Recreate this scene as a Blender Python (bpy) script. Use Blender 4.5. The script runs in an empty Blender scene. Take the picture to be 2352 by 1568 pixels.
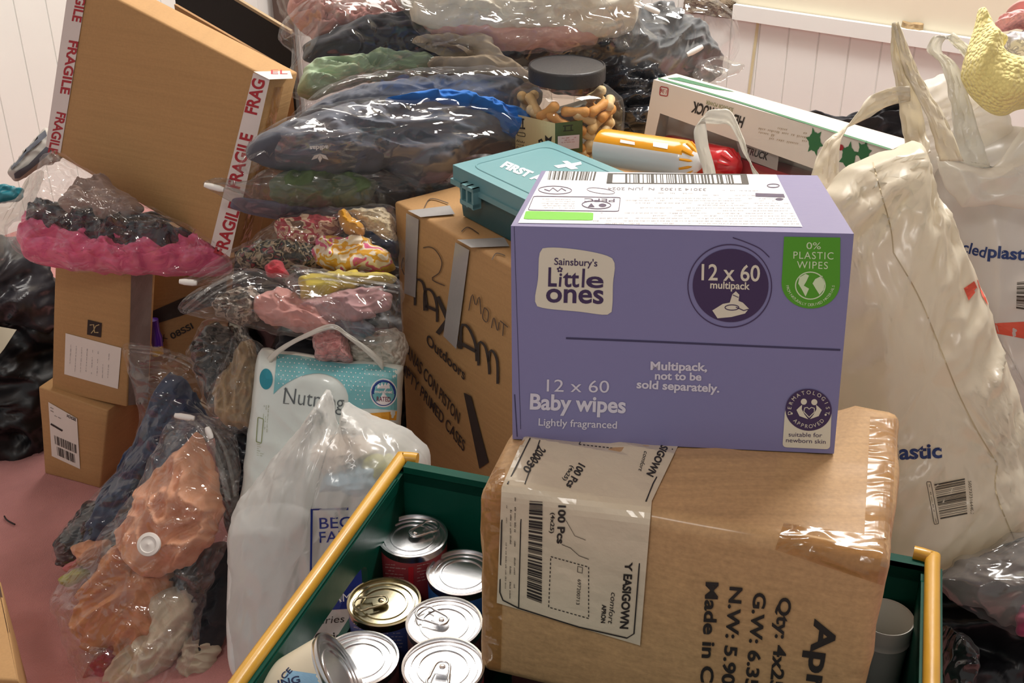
import bpy, bmesh, math, random
import numpy as np
from mathutils import Vector as V, Matrix, noise
from mathutils.bvhtree import BVHTree
from mathutils.geometry import tessellate_polygon
SC = bpy.context.scene
COL = SC.collection
# ---------------------------------------------------------------- camera, light, exposure
F, CX, CY, PIT, H = 2666.0, 1176.0, 784.0, math.radians(28.5), 1.3
cd = bpy.data.cameras.new('camera'); cam = bpy.data.objects.new('camera', cd); COL.objects.link(cam)
cam.location = (0, 0, H); cam.rotation_euler = (math.pi/2 - PIT, 0, 0)
cd.sensor_width = 36; cd.lens = 36*F/2352; cd.clip_start = .02
SC.camera = cam
SC.view_settings.view_transform = 'Standard'; SC.view_settings.look = 'None'
SC.view_settings.gamma = 1; SC.view_settings.use_curve_mapping = False
SC.view_settings.exposure = 0.0
SC.cycles.transparent_max_bounces = 32
SC.cycles.max_bounces = 8
w = bpy.data.worlds.new('world'); SC.world = w; w.use_nodes = True
bg = w.node_tree.nodes['Background']; bg.inputs[0].default_value = (1, .98, .95, 1); bg.inputs[1].default_value = .43
def area(name, loc, target, sx, sy, power, col):
    l = bpy.data.lights.new(name, 'AREA'); l.shape = 'RECTANGLE'; l.size = sx; l.size_y = sy
    l.energy = power; l.color = col
    o = bpy.data.objects.new(name, l); COL.objects.link(o); o.location = loc
    o.rotation_euler = (V(target)-V(loc)).to_track_quat('-Z', 'Y').to_euler()
    return o
area('ceiling_tube_light', (.85, 2.15, 2.3), (.35, 1.6, .3), .8, .35, 44, (1, .97, .92))
area('ceiling_tube_light', (-.2, 2.9, 2.3), (-.2, 2.87, .3), .8, 1.25, 28, (1, .97, .92))
area('added_glint_fill', (-.55, -.2, 2.3), (-.2, 1.5, .3), .26, .26, 7, (1, .96, .9))  # added camera-side lamp: weak fill and glints on the plastic film
# ---------------------------------------------------------------- pixel rays (only used to measure real places)
FW = V((0, math.cos(PIT), -math.sin(PIT))); UP = V((0, math.sin(PIT), math.cos(PIT))); RT = V((1, 0, 0)); CAM = V((0, 0, H))
def ray(px, py): return FW + RT*((px-CX)/F) - UP*((py-CY)/F)
def atz(px, py, z): r = ray(px, py); return CAM + r*((z-H)/r.z)
def aty(px, py, y): r = ray(px, py); return CAM + r*(y/r.y)
def hit(px, py, p, n): r = ray(px, py); return CAM + r*((p-CAM).dot(n)/r.dot(n))
# ---------------------------------------------------------------- materials
def L(c):
    if isinstance(c, str):
        c = [int(c[i:i+2], 16)/255 for i in (0, 2, 4)]
    return tuple((x/12.92 if x <= .04045 else ((x+.055)/1.055)**2.4) for x in c) + (1,)
MATS = {}
def nodes(name):
    m = bpy.data.materials.new(name); m.use_nodes = True
    nt = m.node_tree
    return m, nt, nt.nodes['Principled BSDF'], nt.nodes['Material Output']
def texco(nt, scale=(1, 1, 1), rot=(0, 0, 0)):
    t = nt.nodes.new('ShaderNodeTexCoord'); mp = nt.nodes.new('ShaderNodeMapping')
    mp.inputs['Scale'].default_value = scale; mp.inputs['Rotation'].default_value = rot
    nt.links.new(t.outputs['Object'], mp.inputs[0]); return mp.outputs[0]
def noisetex(nt, co, scale, detail=4, dist=0, typ=None):
    n = nt.nodes.new('ShaderNodeTexNoise'); n.inputs['Scale'].default_value = scale
    n.inputs['Detail'].default_value = detail; n.inputs['Distortion'].default_value = dist
    if typ: n.noise_type = typ
    nt.links.new(co, n.inputs['Vector']); return n.outputs[0]
def bumpn(nt, h, strength, distance=.01):
    b = nt.nodes.new('ShaderNodeBump'); b.inputs['Strength'].default_value = strength; b.inputs['Distance'].default_value = distance
    nt.links.new(h, b.inputs['Height']); return b.outputs[0]
def mixcol(nt, f, a, b):
    m = nt.nodes.new('ShaderNodeMix'); m.data_type = 'RGBA'
    m.inputs[6].default_value = a; m.inputs[7].default_value = b
    nt.links.new(f, m.inputs[0]); return m.outputs[2]
def mat(name, col, rough=.6, vary=.12, vs=8, bump=.15, bs=60, bd=.004, metal=0, spec=.5, stretch=(1, 1, 1), dist=0, coat=0, sheen=0, btyp=None, col2=None):
    if name in MATS: return MATS[name]
    m, nt, p, out = nodes(name)
    c = L(col); co = texco(nt, stretch)
    p.inputs['Roughness'].default_value = rough; p.inputs['Metallic'].default_value = metal
    p.inputs['Specular IOR Level'].default_value = spec
    p.inputs['Coat Weight'].default_value = coat; p.inputs['Sheen Weight'].default_value = sheen
    if vary:
        c2 = L(col2) if col2 else tuple(x*(1-vary*2) for x in c[:3])+(1,)
        c1 = c if col2 else tuple(min(1, x*(1+vary*.6)) for x in c[:3])+(1,)
        nt.links.new(mixcol(nt, noisetex(nt, co, vs, 5, dist), c1, c2), p.inputs['Base Color'])
    else: p.inputs['Base Color'].default_value = c
    if bump: nt.links.new(bumpn(nt, noisetex(nt, co, bs, 4, dist, btyp), bump, bd), p.inputs['Normal'])
    MATS[name] = m; return m
def card(name, col='b98a55', lines=(0, 0, 1), ls=160, coat=0, con=.19):
    """cardboard: faint flute lines, fibre mottling"""
    if name in MATS: return MATS[name]
    m, nt, p, out = nodes(name); c = L(col); co = texco(nt)
    p.inputs['Roughness'].default_value = .72; p.inputs['Specular IOR Level'].default_value = .3
    p.inputs['Coat Weight'].default_value = coat; p.inputs['Coat Roughness'].default_value = .18
    co2 = texco(nt, (1+lines[0]*30, 1+lines[1]*30, 1+lines[2]*30))
    n1 = noisetex(nt, co2, 5, 4); n2 = noisetex(nt, co, 260, 2)
    a = nt.nodes.new('ShaderNodeMath'); a.operation = 'ADD'
    nt.links.new(n1, a.inputs[0]); nt.links.new(n2, a.inputs[1])
    h = nt.nodes.new('ShaderNodeMath'); h.operation = 'MULTIPLY'; h.inputs[1].default_value = .5; nt.links.new(a.outputs[0], h.inputs[0])
    nt.links.new(mixcol(nt, h.outputs[0], tuple(x*(1+con) for x in c[:3])+(1,), tuple(x*(1-con) for x in c[:3])+(1,)), p.inputs['Base Color'])
    nt.links.new(bumpn(nt, n1, .18, .003), p.inputs['Normal'])
    MATS[name] = m; return m
def film(name, haze=.03, tint='ffffff', bs=22, bump=.8, gl=.06, rough=.08, stretch=(1, 2.2, 1), hazecol='e8e8ea', bd=.024):
    """clear plastic film: see-through, creased, shiny"""
    if name in MATS: return MATS[name]
    m, nt, p, out = nodes(name); nt.nodes.remove(p)
    co = texco(nt, stretch)
    r1 = noisetex(nt, co, bs, 3, .6, 'RIDGED_MULTIFRACTAL'); n = bumpn(nt, r1, min(1, bump*1.1), bd)
    tr = nt.nodes.new('ShaderNodeBsdfTransparent'); tr.inputs[0].default_value = L(tint)
    df = nt.nodes.new('ShaderNodeBsdfDiffuse'); df.inputs[0].default_value = L(hazecol); nt.links.new(n, df.inputs['Normal'])
    g = nt.nodes.new('ShaderNodeBsdfGlossy'); g.inputs['Roughness'].default_value = rough; nt.links.new(n, g.inputs['Normal'])
    lw = nt.nodes.new('ShaderNodeLayerWeight'); lw.inputs[0].default_value = .35; nt.links.new(n, lw.inputs['Normal'])
    ma = nt.nodes.new('ShaderNodeMath'); ma.operation = 'MULTIPLY_ADD'; ma.inputs[1].default_value = .08; ma.inputs[2].default_value = gl*.75
    nt.links.new(lw.outputs['Fresnel'], ma.inputs[0])
    hz = nt.nodes.new('ShaderNodeMath'); hz.operation = 'MULTIPLY_ADD'; hz.inputs[1].default_value = .11; hz.inputs[2].default_value = haze*.5
    pw = nt.nodes.new('ShaderNodeMath'); pw.operation = 'POWER'; pw.inputs[1].default_value = 3
    nt.links.new(lw.outputs['Facing'], pw.inputs[0]); nt.links.new(pw.outputs[0], hz.inputs[0])
    m1 = nt.nodes.new('ShaderNodeMixShader'); m2 = nt.nodes.new('ShaderNodeMixShader')
    nt.links.new(hz.outputs[0], m1.inputs[0]); nt.links.new(tr.outputs[0], m1.inputs[1]); nt.links.new(df.outputs[0], m1.inputs[2])
    nt.links.new(ma.outputs[0], m2.inputs[0]); nt.links.new(m1.outputs[0], m2.inputs[1]); nt.links.new(g.outputs[0], m2.inputs[2])
    nt.links.new(m2.outputs[0], out.inputs[0]); MATS[name] = m; return m
def poly_bag(name, col='eeece6', trans=.12, transl=.45, bs=14, bump=.5, rough=.28, stretch=(1, 1, 1), gl=.07):
    """thin milky carrier-bag plastic"""
    if name in MATS: return MATS[name]
    m, nt, p, out = nodes(name); nt.nodes.remove(p); co = texco(nt, stretch)
    n = bumpn(nt, noisetex(nt, co, bs, 4, .5, 'RIDGED_MULTIFRACTAL'), bump, .008)
    df = nt.nodes.new('ShaderNodeBsdfDiffuse'); df.inputs[0].default_value = L(col); nt.links.new(n, df.inputs['Normal'])
    tl = nt.nodes.new('ShaderNodeBsdfTranslucent'); tl.inputs[0].default_value = L(col); nt.links.new(n, tl.inputs['Normal'])
    tr = nt.nodes.new('ShaderNodeBsdfTransparent')
    g = nt.nodes.new('ShaderNodeBsdfGlossy'); g.inputs['Roughness'].default_value = rough; nt.links.new(n, g.inputs['Normal'])
    def mx(f, a, b):
        s = nt.nodes.new('ShaderNodeMixShader'); s.inputs[0].default_value = f
        nt.links.new(a, s.inputs[1]); nt.links.new(b, s.inputs[2]); return s.outputs[0]
    o = mx(gl, mx(trans, mx(transl, df.outputs[0], tl.outputs[0]), tr.outputs[0]), g.outputs[0])
    nt.links.new(o, out.inputs[0]); MATS[name] = m; return m
def cloth(name, col, rough=.85, **k):
    k.setdefault('bump', .5); k.setdefault('bs', 17); k.setdefault('bd', .012); k.setdefault('btyp', 'RIDGED_MULTIFRACTAL'); k.setdefault('dist', .5); k.setdefault('vary', .18); k.setdefault('sheen', .15)
    return mat(name, col, rough, spec=.25, **k)
def ink(name, col, rough=.55): return mat(name, col, rough, vary=0, bump=0)
def knit(name, col, scale=150, col2=None):
    if name in MATS: return MATS[name]
    m, nt, p, out = nodes(name); co = texco(nt)
    v = nt.nodes.new('ShaderNodeTexVoronoi'); v.inputs['Scale'].default_value = scale; nt.links.new(co, v.inputs['Vector'])
    iv = nt.nodes.new('ShaderNodeMath'); iv.operation = 'SUBTRACT'; iv.inputs[0].default_value = 1; nt.links.new(v.outputs['Distance'], iv.inputs[1])
    nt.links.new(bumpn(nt, iv.outputs[0], .6, .008), p.inputs['Normal'])
    p.inputs['Base Color'].default_value = L(col); p.inputs['Roughness'].default_value = .85; p.inputs['Sheen Weight'].default_value = .3
    if col2:
        nt.links.new(mixcol(nt, noisetex(nt, co, scale*.5, 3), L(col), L(col2)), p.inputs['Base Color'])
    MATS[name] = m; return m
def patch(name, cols, scale=18, rough=.8, dist=.8):
    """printed fabric: irregular patches of several colours"""
    if name in MATS: return MATS[name]
    m, nt, p, out = nodes(name); co = texco(nt)
    n = noisetex(nt, co, scale, 2, dist)
    r = nt.nodes.new('ShaderNodeValToRGB'); r.color_ramp.interpolation = 'CONSTANT'
    e = r.color_ramp.elements
    while len(e) < len(cols): e.new(.5)
    for i, c in enumerate(cols):
        e[i].position = 0 if i == 0 else .3 + .4*i/len(cols); e[i].color = L(c)
    nt.links.new(n, r.inputs[0]); nt.links.new(r.outputs[0], p.inputs['Base Color']); p.inputs['Roughness'].default_value = rough
    nt.links.new(bumpn(nt, noisetex(nt, co, 26, 4), .4, .008), p.inputs['Normal'])
    MATS[name] = m; return m
# ---------------------------------------------------------------- building
def mesh_ob(name, vf, m, origin=V((0, 0, 0)), parent=None, smooth=True, solid=0):
    vs, fs = vf[0], vf[1]
    me = bpy.data.meshes.new(name); me.from_pydata([tuple(V(v)-origin) for v in vs], [], fs)
    ms = m if isinstance(m, (list, tuple)) else [m]
    for x in ms: me.materials.append(x)
    if len(vf) > 2 and vf[2]:
        for p, i in zip(me.polygons, vf[2]): p.material_index = i
    if smooth:
        for p in me.polygons: p.use_smooth = True
        len(fs) < 3000 and me.set_sharp_from_angle(angle=.9)
    me.validate(); me.update()
    o = bpy.data.objects.new(name, me); COL.objects.link(o)
    if parent: o.parent = parent
    else: o.location = origin
    if solid:
        s = o.modifiers.new('thickness', 'SOLIDIFY'); s.thickness = solid; s.offset = 0
    return o
def tag(o, label, cat, group=None):
    o['label'] = label; o['category'] = cat
    if group: o['group'] = group
def base_of(vs):
    n = len(vs); c = sum((V(v) for v in vs), V())/n
    return V((c.x, c.y, min(v[2] for v in vs)))
class Thing:
    def __init__(s, name, label, cat, loc, group=None):
        s.o = bpy.data.objects.new(name, None); COL.objects.link(s.o); s.loc = V(loc); s.o.location = s.loc
        s.o.empty_display_size = .03; tag(s.o, label, cat, group)
    def add(s, name, vf, m, smooth=True, label=None, under=None, solid=0):
        c = mesh_ob(name, vf, m, s.loc, under or s.o, smooth, solid)
        if label: c['label'] = label
        return c
def solo(name, vf, m, label, cat, group=None, smooth=True, solid=0):
    o = mesh_ob(name, vf, m, base_of(vf[0]), None, smooth, solid); tag(o, label, cat, group); return o
def struct(name, vf, m, smooth=False):
    o = mesh_ob(name, vf, m, V((0, 0, 0)), None, smooth); o['kind'] = 'structure'; return o
def join(*vfs):
    vs, fs = [], []
    for v in vfs:
        k = len(vs); vs += [V(x) for x in v[0]]; fs += [tuple(i+k for i in f) for f in v[1]]
    return vs, fs
def bm_out(bm):
    bm.verts.index_update(); r = ([v.co.copy() for v in bm.verts], [tuple(v.index for v in f.verts) for f in bm.faces]); bm.free(); return r
def hexa(c, bev=.003, cuts=0, jit=0, jf=6, seed=0, segs=2):
    """c: 8 corners, index x + 2*y + 4*z (y 0 = front)"""
    bm = bmesh.new(); v = [bm.verts.new(p) for p in c]
    for f in ((0, 1, 5, 4), (3, 2, 6, 7), (2, 0, 4, 6), (1, 3, 7, 5), (4, 5, 7, 6), (2, 3, 1, 0)): bm.faces.new([v[i] for i in f])
    if cuts: bmesh.ops.subdivide_edges(bm, edges=bm.edges[:], cuts=cuts, use_grid_fill=True)
    if bev:
        es = [e for e in bm.edges if len(e.link_faces) == 2 and e.calc_face_angle(0) > .6]
        bmesh.ops.bevel(bm, geom=es, offset=bev, segments=segs, affect='EDGES', profile=.5)
    bm.normal_update()
    if jit:
        for x in bm.verts:
            q = x.co*jf + V((seed*3.1, 0, 0)); x.co += x.normal*jit*(noise.noise(q)+.5*noise.noise(q*2.7))
    return bm_out(bm)
def boxc(o, ex, ey, ez): return [o + ex*(i & 1) + ey*(i >> 1 & 1) + ez*(i >> 2 & 1) for i in range(8)]
def axbox(x0, x1, y0, y1, z0, z1, bev=.003): return hexa(boxc(V((x0, y0, z0)), V((x1-x0, 0, 0)), V((0, y1-y0, 0)), V((0, 0, z1-z0))), bev)
def lathe(prof, n=40, c=V((0, 0, 0)), axis=None, sq=None):
    """prof: list of (r, h); axis: direction; sq: list of superellipse exponents"""
    a = (axis or V((0, 0, 1))).normalized(); u = a.orthogonal().normalized() if abs(a.z) < .99 else V((1, 0, 0)); b = a.cross(u)
    vs, fs = [], []
    for k, (r, h) in enumerate(prof):
        for i in range(n):
            t = 2*math.pi*i/n; ct, st = math.cos(t), math.sin(t); e = sq[k] if sq else 2
            q = (abs(ct)**e + abs(st)**e)**(-1/e)
            vs.append(c + a*h + (u*ct + b*st)*(r*q))
    for k in range(len(prof)-1):
        for i in range(n):
            j = (i+1) % n; fs.append((k*n+i, k*n+j, (k+1)*n+j, (k+1)*n+i))
    if prof[0][0] > 1e-6: fs.append(tuple(range(n))[::-1])
    if prof[-1][0] > 1e-6: fs.append(tuple((len(prof)-1)*n+i for i in range(n)))
    return vs, fs
def tube(pts, r, n=10, closed=False):
    P = [V(p) for p in pts]; vs, fs = [], []; m = len(P); rr = r if isinstance(r, (list, tuple)) else [r]*m
    up = V((.13, .21, .97))
    for k in range(m):
        a = P[(k-1) % m] if (closed or k > 0) else P[k]; b = P[(k+1) % m] if (closed or k < m-1) else P[k]
        t = (b-a).normalized(); x = t.cross(up).normalized(); y = x.cross(t)
        for i in range(n):
            an = 2*math.pi*i/n; vs.append(P[k] + (x*math.cos(an)+y*math.sin(an))*rr[k])
    for k in range(m if closed else m-1):
        for i in range(n):
            j = (i+1) % n; k2 = (k+1) % m; fs.append((k*n+i, k*n+j, k2*n+j, k2*n+i))
    if not closed: fs += [tuple(range(n))[::-1], tuple((m-1)*n+i for i in range(n))]
    return vs, fs
def crom(pts, n, closed=True):
    """Catmull-Rom through pts, n even samples by length (2D tuples or Vectors)"""
    P = [V(p) for p in pts]; m = len(P); out = []
    for i in range(m if closed else m-1):
        g = (lambda k: P[k % m]) if closed else (lambda k: P[max(0, min(m-1, k))])
        a, b, c, d = g(i-1), g(i), g(i+1), g(i+2)
        for s in range(12):
            t = s/12; out.append(.5*((2*b)+(c-a)*t+(2*a-5*b+4*c-d)*t*t+(3*b-a-3*c+d)*t**3))
    if closed: out.append(out[0])
    else: out.append(P[-1])
    L_ = [0]
    for i in range(1, len(out)): L_.append(L_[-1]+(out[i]-out[i-1]).length)
    res = []; j = 0; cnt = n if closed else n-1
    for k in range(n):
        s = L_[-1]*k/cnt
        while j < len(L_)-2 and L_[j+1] < s: j += 1
        f = (s-L_[j])/max(1e-9, L_[j+1]-L_[j]); res.append(out[j].lerp(out[j+1], min(1, max(0, f))))
    return res
def fold(x, y, seed, fr, ang, st):
    c, s = math.cos(ang), math.sin(ang); u = (x*c+y*s)*fr; v = (-x*s+y*c)*fr*st
    wx = noise.noise(V((u*.6, v*.6/max(1, st*.6), seed*2.1))); u += .7*wx; v += .5*wx
    a = noise.noise(V((u, v, seed*7.3))); b = noise.noise(V((u*2.1+5, v*2.1, seed*3.7)))
    return (1-2.4*abs(a)) + .5*(1-2.4*abs(b)) - .4
def N(*a): return V(a).normalized()
FRONT = N(0, -.75, .66)
def pillow(outline, py_, n=FRONT, tf=.04, tb=.02, amp=.006, fr=14, ang=0, st=2.2, seed=1, rings=32, segs=130, jag=.0, pw=2.2, pe=.55, flat=.8, fine=.1, gather=(), anchor=None, cen=None, lift=0):
    """soft body: outline measured in the photo, laid on a real plane through world y = py_ at its middle, given thickness front and back"""
    cx = sum(p[0] for p in outline)/len(outline); cy = sum(p[1] for p in outline)/len(outline)
    a = anchor or (cx, cy); P0 = aty(a[0], a[1], py_) + n*lift
    e1 = (RT - n*RT.dot(n)).normalized(); e2 = n.cross(e1)
    pts = [hit(x, y, P0, n) - P0 for x, y in outline]
    q = [V((p.dot(e1), p.dot(e2))) for p in pts]
    b = crom(q, segs)
    if cen: h = hit(cen[0], cen[1], P0, n)-P0; c = V((h.dot(e1), h.dot(e2)))
    else: c = sum(b, V((0, 0)))/segs
    if jag:
        b = [p + (p-c).normalized()*jag*(noise.noise(V((p.x*40, p.y*40, seed))) + .6*noise.noise(V((p.x*95, p.y*95, seed+9)))) for p in b]
    vs, fs = [], []
    R_ = [1-(1-(k+1)/rings)**1.6 for k in range(rings)]
    B = np.array([(p.x, p.y) for p in b]); c2 = np.array((c.x, c.y))
    G = np.concatenate([c2+(B-c2)*r for r in R_] + [c2[None]])
    S0, S1 = B, np.roll(B, -1, 0); dv = S1-S0; dl = np.maximum((dv**2).sum(1), 1e-12); D = np.full(len(G), 9.)
    for i in range(segs):
        tt = np.clip(((G-S0[i])@dv[i])/dl[i], 0, 1); D = np.minimum(D, np.hypot(*(G-S0[i]-tt[:, None]*dv[i]).T))
    D[(rings-1)*segs:rings*segs] = 0
    X = np.minimum(1, D/(D.max()*flat)); Hh = (1-(1-X)**pw)**pe
    def ring(sgn, t):
        k0 = len(vs); sd = seed+(0 if sgn > 0 else 50)
        gp_ = []
        for gx, gy, ga, gf, gr in gather:
            h = hit(gx, gy, P0, n)-P0; gp_.append((h.dot(e1), h.dot(e2), ga, gf, gr))
        for i in range(len(G)):
            x, y = G[i]; f = (fold(x, y, sd, fr, ang, st)+fine*fold(x, y, sd+7, fr*2.6, ang+.5, st*.7))*amp*min(1, D[i]/.012)
            for gx, gy, ga, gf, gr in gp_:
                th = math.atan2(y-gy, x-gx); rho = math.hypot(x-gx, y-gy)
                f += ga*(1-2.2*abs(noise.noise(V((th*gf, rho*4, sd+3.3)))))*math.exp(-rho/gr)*min(1, rho/.03)*min(1, D[i]/.006)
            vs.append(P0 + e1*float(x) + e2*float(y) + n*float(sgn*t*Hh[i] + f))
        k1 = len(vs)-1
        for k in range(rings-1):
            for i in range(segs):
                j = (i+1) % segs; A, B_, C_, D_ = k0+k*segs+i, k0+k*segs+j, k0+(k+1)*segs+j, k0+(k+1)*segs+i
                fs.append((A, D_, C_, B_) if sgn > 0 else (A, B_, C_, D_))
        for i in range(segs):
            j = (i+1) % segs; fs.append((k1, k0+i, k0+j) if sgn > 0 else (k1, k0+j, k0+i))
        return k0
    a0 = ring(1, tf); b0 = ring(-1, tb); last = (rings-1)*segs
    fs = [tuple(a0+last+(i-b0-last) if b0+last <= i < b0+last+segs else i for i in f) for f in fs]
    return vs, fs
def ribbon(path, widths, side, n=40, bow=.15, seed=0, wav=.002, m=6):
    """plastic strap: path in world points, width along side vector(s)"""
    P = crom(path, n, False); vs, fs = [], []
    for k, p in enumerate(P):
        t = k/(n-1)*(len(widths)-1); i = min(int(t), len(widths)-2); wd = widths[i]+(widths[i+1]-widths[i])*(t-i)
        if isinstance(side, list):
            t2 = k/(n-1)*(len(side)-1); i2 = min(int(t2), len(side)-2); s = side[i2].lerp(side[i2+1], t2-i2).normalized()
        else: s = side
        d = (P[min(n-1, k+1)]-P[max(0, k-1)]).normalized(); nn = d.cross(s).normalized()
        for j in range(m+1):
            u = j/m-.5; vs.append(p + s*wd*u + nn*(bow*wd*(1-4*u*u) + wav*noise.noise(p*60+V((u*7, seed, 0)))))
    for k in range(n-1):
        for j in range(m): A = k*(m+1)+j; fs.append((A, A+1, A+m+2, A+m+1))
    return vs, fs
# ---------------------------------------------------------------- lettering and printed marks
TC = {}
def tmesh(s, bold=0, shear=0, sp=1):
    k = (s, bold, shear, sp)
    if k in TC: return TC[k]
    cu = bpy.data.curves.new('t', 'FONT'); cu.body = s; cu.size = 1; cu.offset = bold; cu.shear = shear; cu.space_character = sp; cu.resolution_u = 4
    o = bpy.data.objects.new('t', cu); COL.objects.link(o)
    dg = bpy.context.evaluated_depsgraph_get(); dg.update(); e = o.evaluated_get(dg); me = e.to_mesh()
    vs = [(v.co.x, v.co.y) for v in me.vertices]; fs = [tuple(p.vertices) for p in me.polygons]
    e.to_mesh_clear(); bpy.data.objects.remove(o); bpy.data.curves.remove(cu)
    x0 = min(v[0] for v in vs); x1 = max(v[0] for v in vs)
    TC[k] = ([(x-x0, y) for x, y in vs], fs, x1-x0); return TC[k]
class Print:
    """flat print on a surface: target is ('plane', point, normal) or a BVH tree of a soft surface"""
    def __init__(s, target, off=.0006): s.t = target; s.off = off; s.vs = []; s.fs = []
    def P(s, px, py):
        if isinstance(s.t, tuple): return hit(px, py, s.t[1], s.t[2]) + s.t[2]*s.off
        r = ray(px, py).normalized(); h = s.t.ray_cast(CAM, r)
        if h[0] is None:
            h2 = s.t.find_nearest(CAM + r*1.5); h = s.t.find_nearest(CAM + r*(h2[0]-CAM).dot(r)); 
        return h[0] - r*s.off
    def raw(s, pts, fs):
        k = len(s.vs); s.vs += [s.P(*p) for p in pts]; s.fs += [tuple(i+k for i in f) for f in fs]
    def text(s, txt, p0, p1, h=None, bold=0, shear=0, sp=1, up=None):
        v, f, wd = tmesh(txt, bold, shear, sp)
        a = V(p0); d = (V(p1)-a)/wd
        u = V((d.y, -d.x))
        if up: u = V(up)/.72
        elif h: u = u.normalized()*(h/.72)
        s.raw([tuple(a + d*x + u*y) for x, y in v], f)
    def poly(s, pts):
        t = tessellate_polygon([[V((p[0], p[1], 0)) for p in pts]])
        s.raw(pts, [tuple(x) for x in t])
    def quad(s, a, b, c, d, n=1, m=1):
        a, b, c, d = map(V, (a, b, c, d)); pts = []
        for j in range(m+1):
            for i in range(n+1): pts.append(tuple(a.lerp(b, i/n).lerp(d.lerp(c, i/n), j/m)))
        s.raw(pts, [(j*(n+1)+i, j*(n+1)+i+1, (j+1)*(n+1)+i+1, (j+1)*(n+1)+i) for j in range(m) for i in range(n)])
    def line(s, pts, wd, closed=False):
        P = [V(p) for p in pts]; m = len(P); o = []
        for k in range(m):
            a = P[(k-1) % m] if closed or k else P[k]; b = P[(k+1) % m] if closed or k < m-1 else P[k]
            t = (b-a).normalized(); n_ = V((-t.y, t.x))*wd/2; o += [tuple(P[k]+n_), tuple(P[k]-n_)]
        s.raw(o, [(2*k, 2*k+1, (2*k+3) % (2*m), (2*k+2) % (2*m)) for k in range(m if closed else m-1)])
    def ell(s, c, a, b=None, n=36, ring=None):
        """ellipse with half axis vectors a, b (pixels)"""
        a = V(a); b = V(b) if b else V((a.y, -a.x)); pts = [tuple(V(c)+a*math.cos(2*math.pi*i/n)+b*math.sin(2*math.pi*i/n)) for i in range(n)]
        if ring: s.line(pts, ring, True)
        else: s.raw(pts+[tuple(c)], [(n, i, (i+1) % n) for i in range(n)])
    def bars(s, a, b, c, d, n=40, seed=1, fill=.52):
        """barcode between edge a-b and edge d-c"""
        R_ = random.Random(seed); a, b, c, d = map(V, (a, b, c, d)); x = 0; ws = [R_.choice((1, 1, 2, 3)) for _ in range(2*n+1)]; tot = sum(ws)
        for i, q in enumerate(ws):
            if i % 2 == 0: s.quad(a.lerp(b, x/tot), a.lerp(b, (x+q)/tot), d.lerp(c, (x+q)/tot), d.lerp(c, x/tot), 1, 3)
            x += q
    def scrib(s, p0, p1, h, seed=0, rows=1, step=None, fill=.8):
        """rows of tiny illegible print"""
        R_ = random.Random(seed); p0 = V(p0); p1 = V(p1); d = (p1-p0); ln = d.length; d = d/ln; u = V((d.y, -d.x)); step = step or V((0, h*1.9)); step = V(step)
        for r in range(rows):
            x = 0; end = ln*(R_.uniform(.75, 1) if rows > 1 else 1)
            while x < end:
                wd = h*R_.uniform(1.2, 4)
                if R_.random() < fill:
                    q = p0+step*r+d*x; hh = h*R_.uniform(.7, 1.1); k = max(1, int(wd/(h*.55)))
                    for j in range(k):
                        z = q+d*(wd*j/k); ww = wd/k*.62; s.quad(z, z+d*ww, z+d*ww+u*hh*R_.choice((.7, .7, 1)), z+u*hh*R_.choice((0, 0, .3)), 1, 1)
                x += wd+h*.7
    def arc(s, txt, c, rad, a0, a1, h, bold=0, inv=False, sq=(1, 1)):
        n = len(txt)
        for i, ch in enumerate(txt):
            if ch == ' ': continue
            a = a0+(a1-a0)*i/(n-1); v, f, wd = tmesh(ch, bold)
            pos = V((c[0]+rad*math.cos(a)*sq[0], c[1]-rad*math.sin(a)*sq[1])); t = V((math.sin(a), math.cos(a))); u = V((math.cos(a), -math.sin(a)))
            if inv: t = -t; u = -u
            k = h/.72; s.raw([tuple(pos+t*(x-wd/2)*k+u*y*k) for x, y in v], f)
    def build(s, th, name, m, label=None, under=None): return th.add(name, (s.vs, s.fs), m, False, label, under)
def bvh(*vfs):
    v, f = join(*vfs); return BVHTree.FromPolygons(v, f)
def rrect(a, b, c, d, r=.12, n=5):
    """rounded quad outline"""
    Q = [V(a), V(b), V(c), V(d)]; o = []
    for i in range(4):
        p, q, s_ = Q[i-1], Q[i], Q[(i+1) % 4]
        A = q.lerp(p, r); B = q.lerp(s_, r)
        for k in range(n+1): t = k/n; o.append(tuple(A*(1-t)**2+q*2*t*(1-t)+B*t*t))
    return o
K = ink('ink_black', '2a2624'); 
# ================================================================ the room
carpet = mat('carpet_pink', 'd4928f', .95, vary=.22, vs=9, bump=.5, bs=420, bd=.004, sheen=.3, spec=.1)
def rect(p0, ex, ey): return [p0, p0+ex, p0+ex+ey, p0+ey], [(0, 1, 2, 3)]
struct('floor', rect(V((-3, -2, 0)), V((6, 0, 0)), V((0, 7, 0))), carpet)
struct('ceiling', rect(V((-3, -.2, 2.4)), V((0, 5.2, 0)), V((6, 0, 0))), mat('ceiling_paint', 'e9e4d8', .9, vary=.03, bump=.05))
panel = mat('panel_paint', 'ecefeb', .5, vary=.05, vs=3, bump=.06, bs=30)
plaster = mat('cream_plaster', 'e8dfc8', .75, vary=.06, vs=2.5, bump=.12, bs=25)
P1 = atz(1700, 15, H-.65); P2 = atz(2220, 90, H-.65); RD = (P2-P1).normalized(); RN = V((RD.y, -RD.x, 0))
if RN.y > 0: RN = -RN
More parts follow.
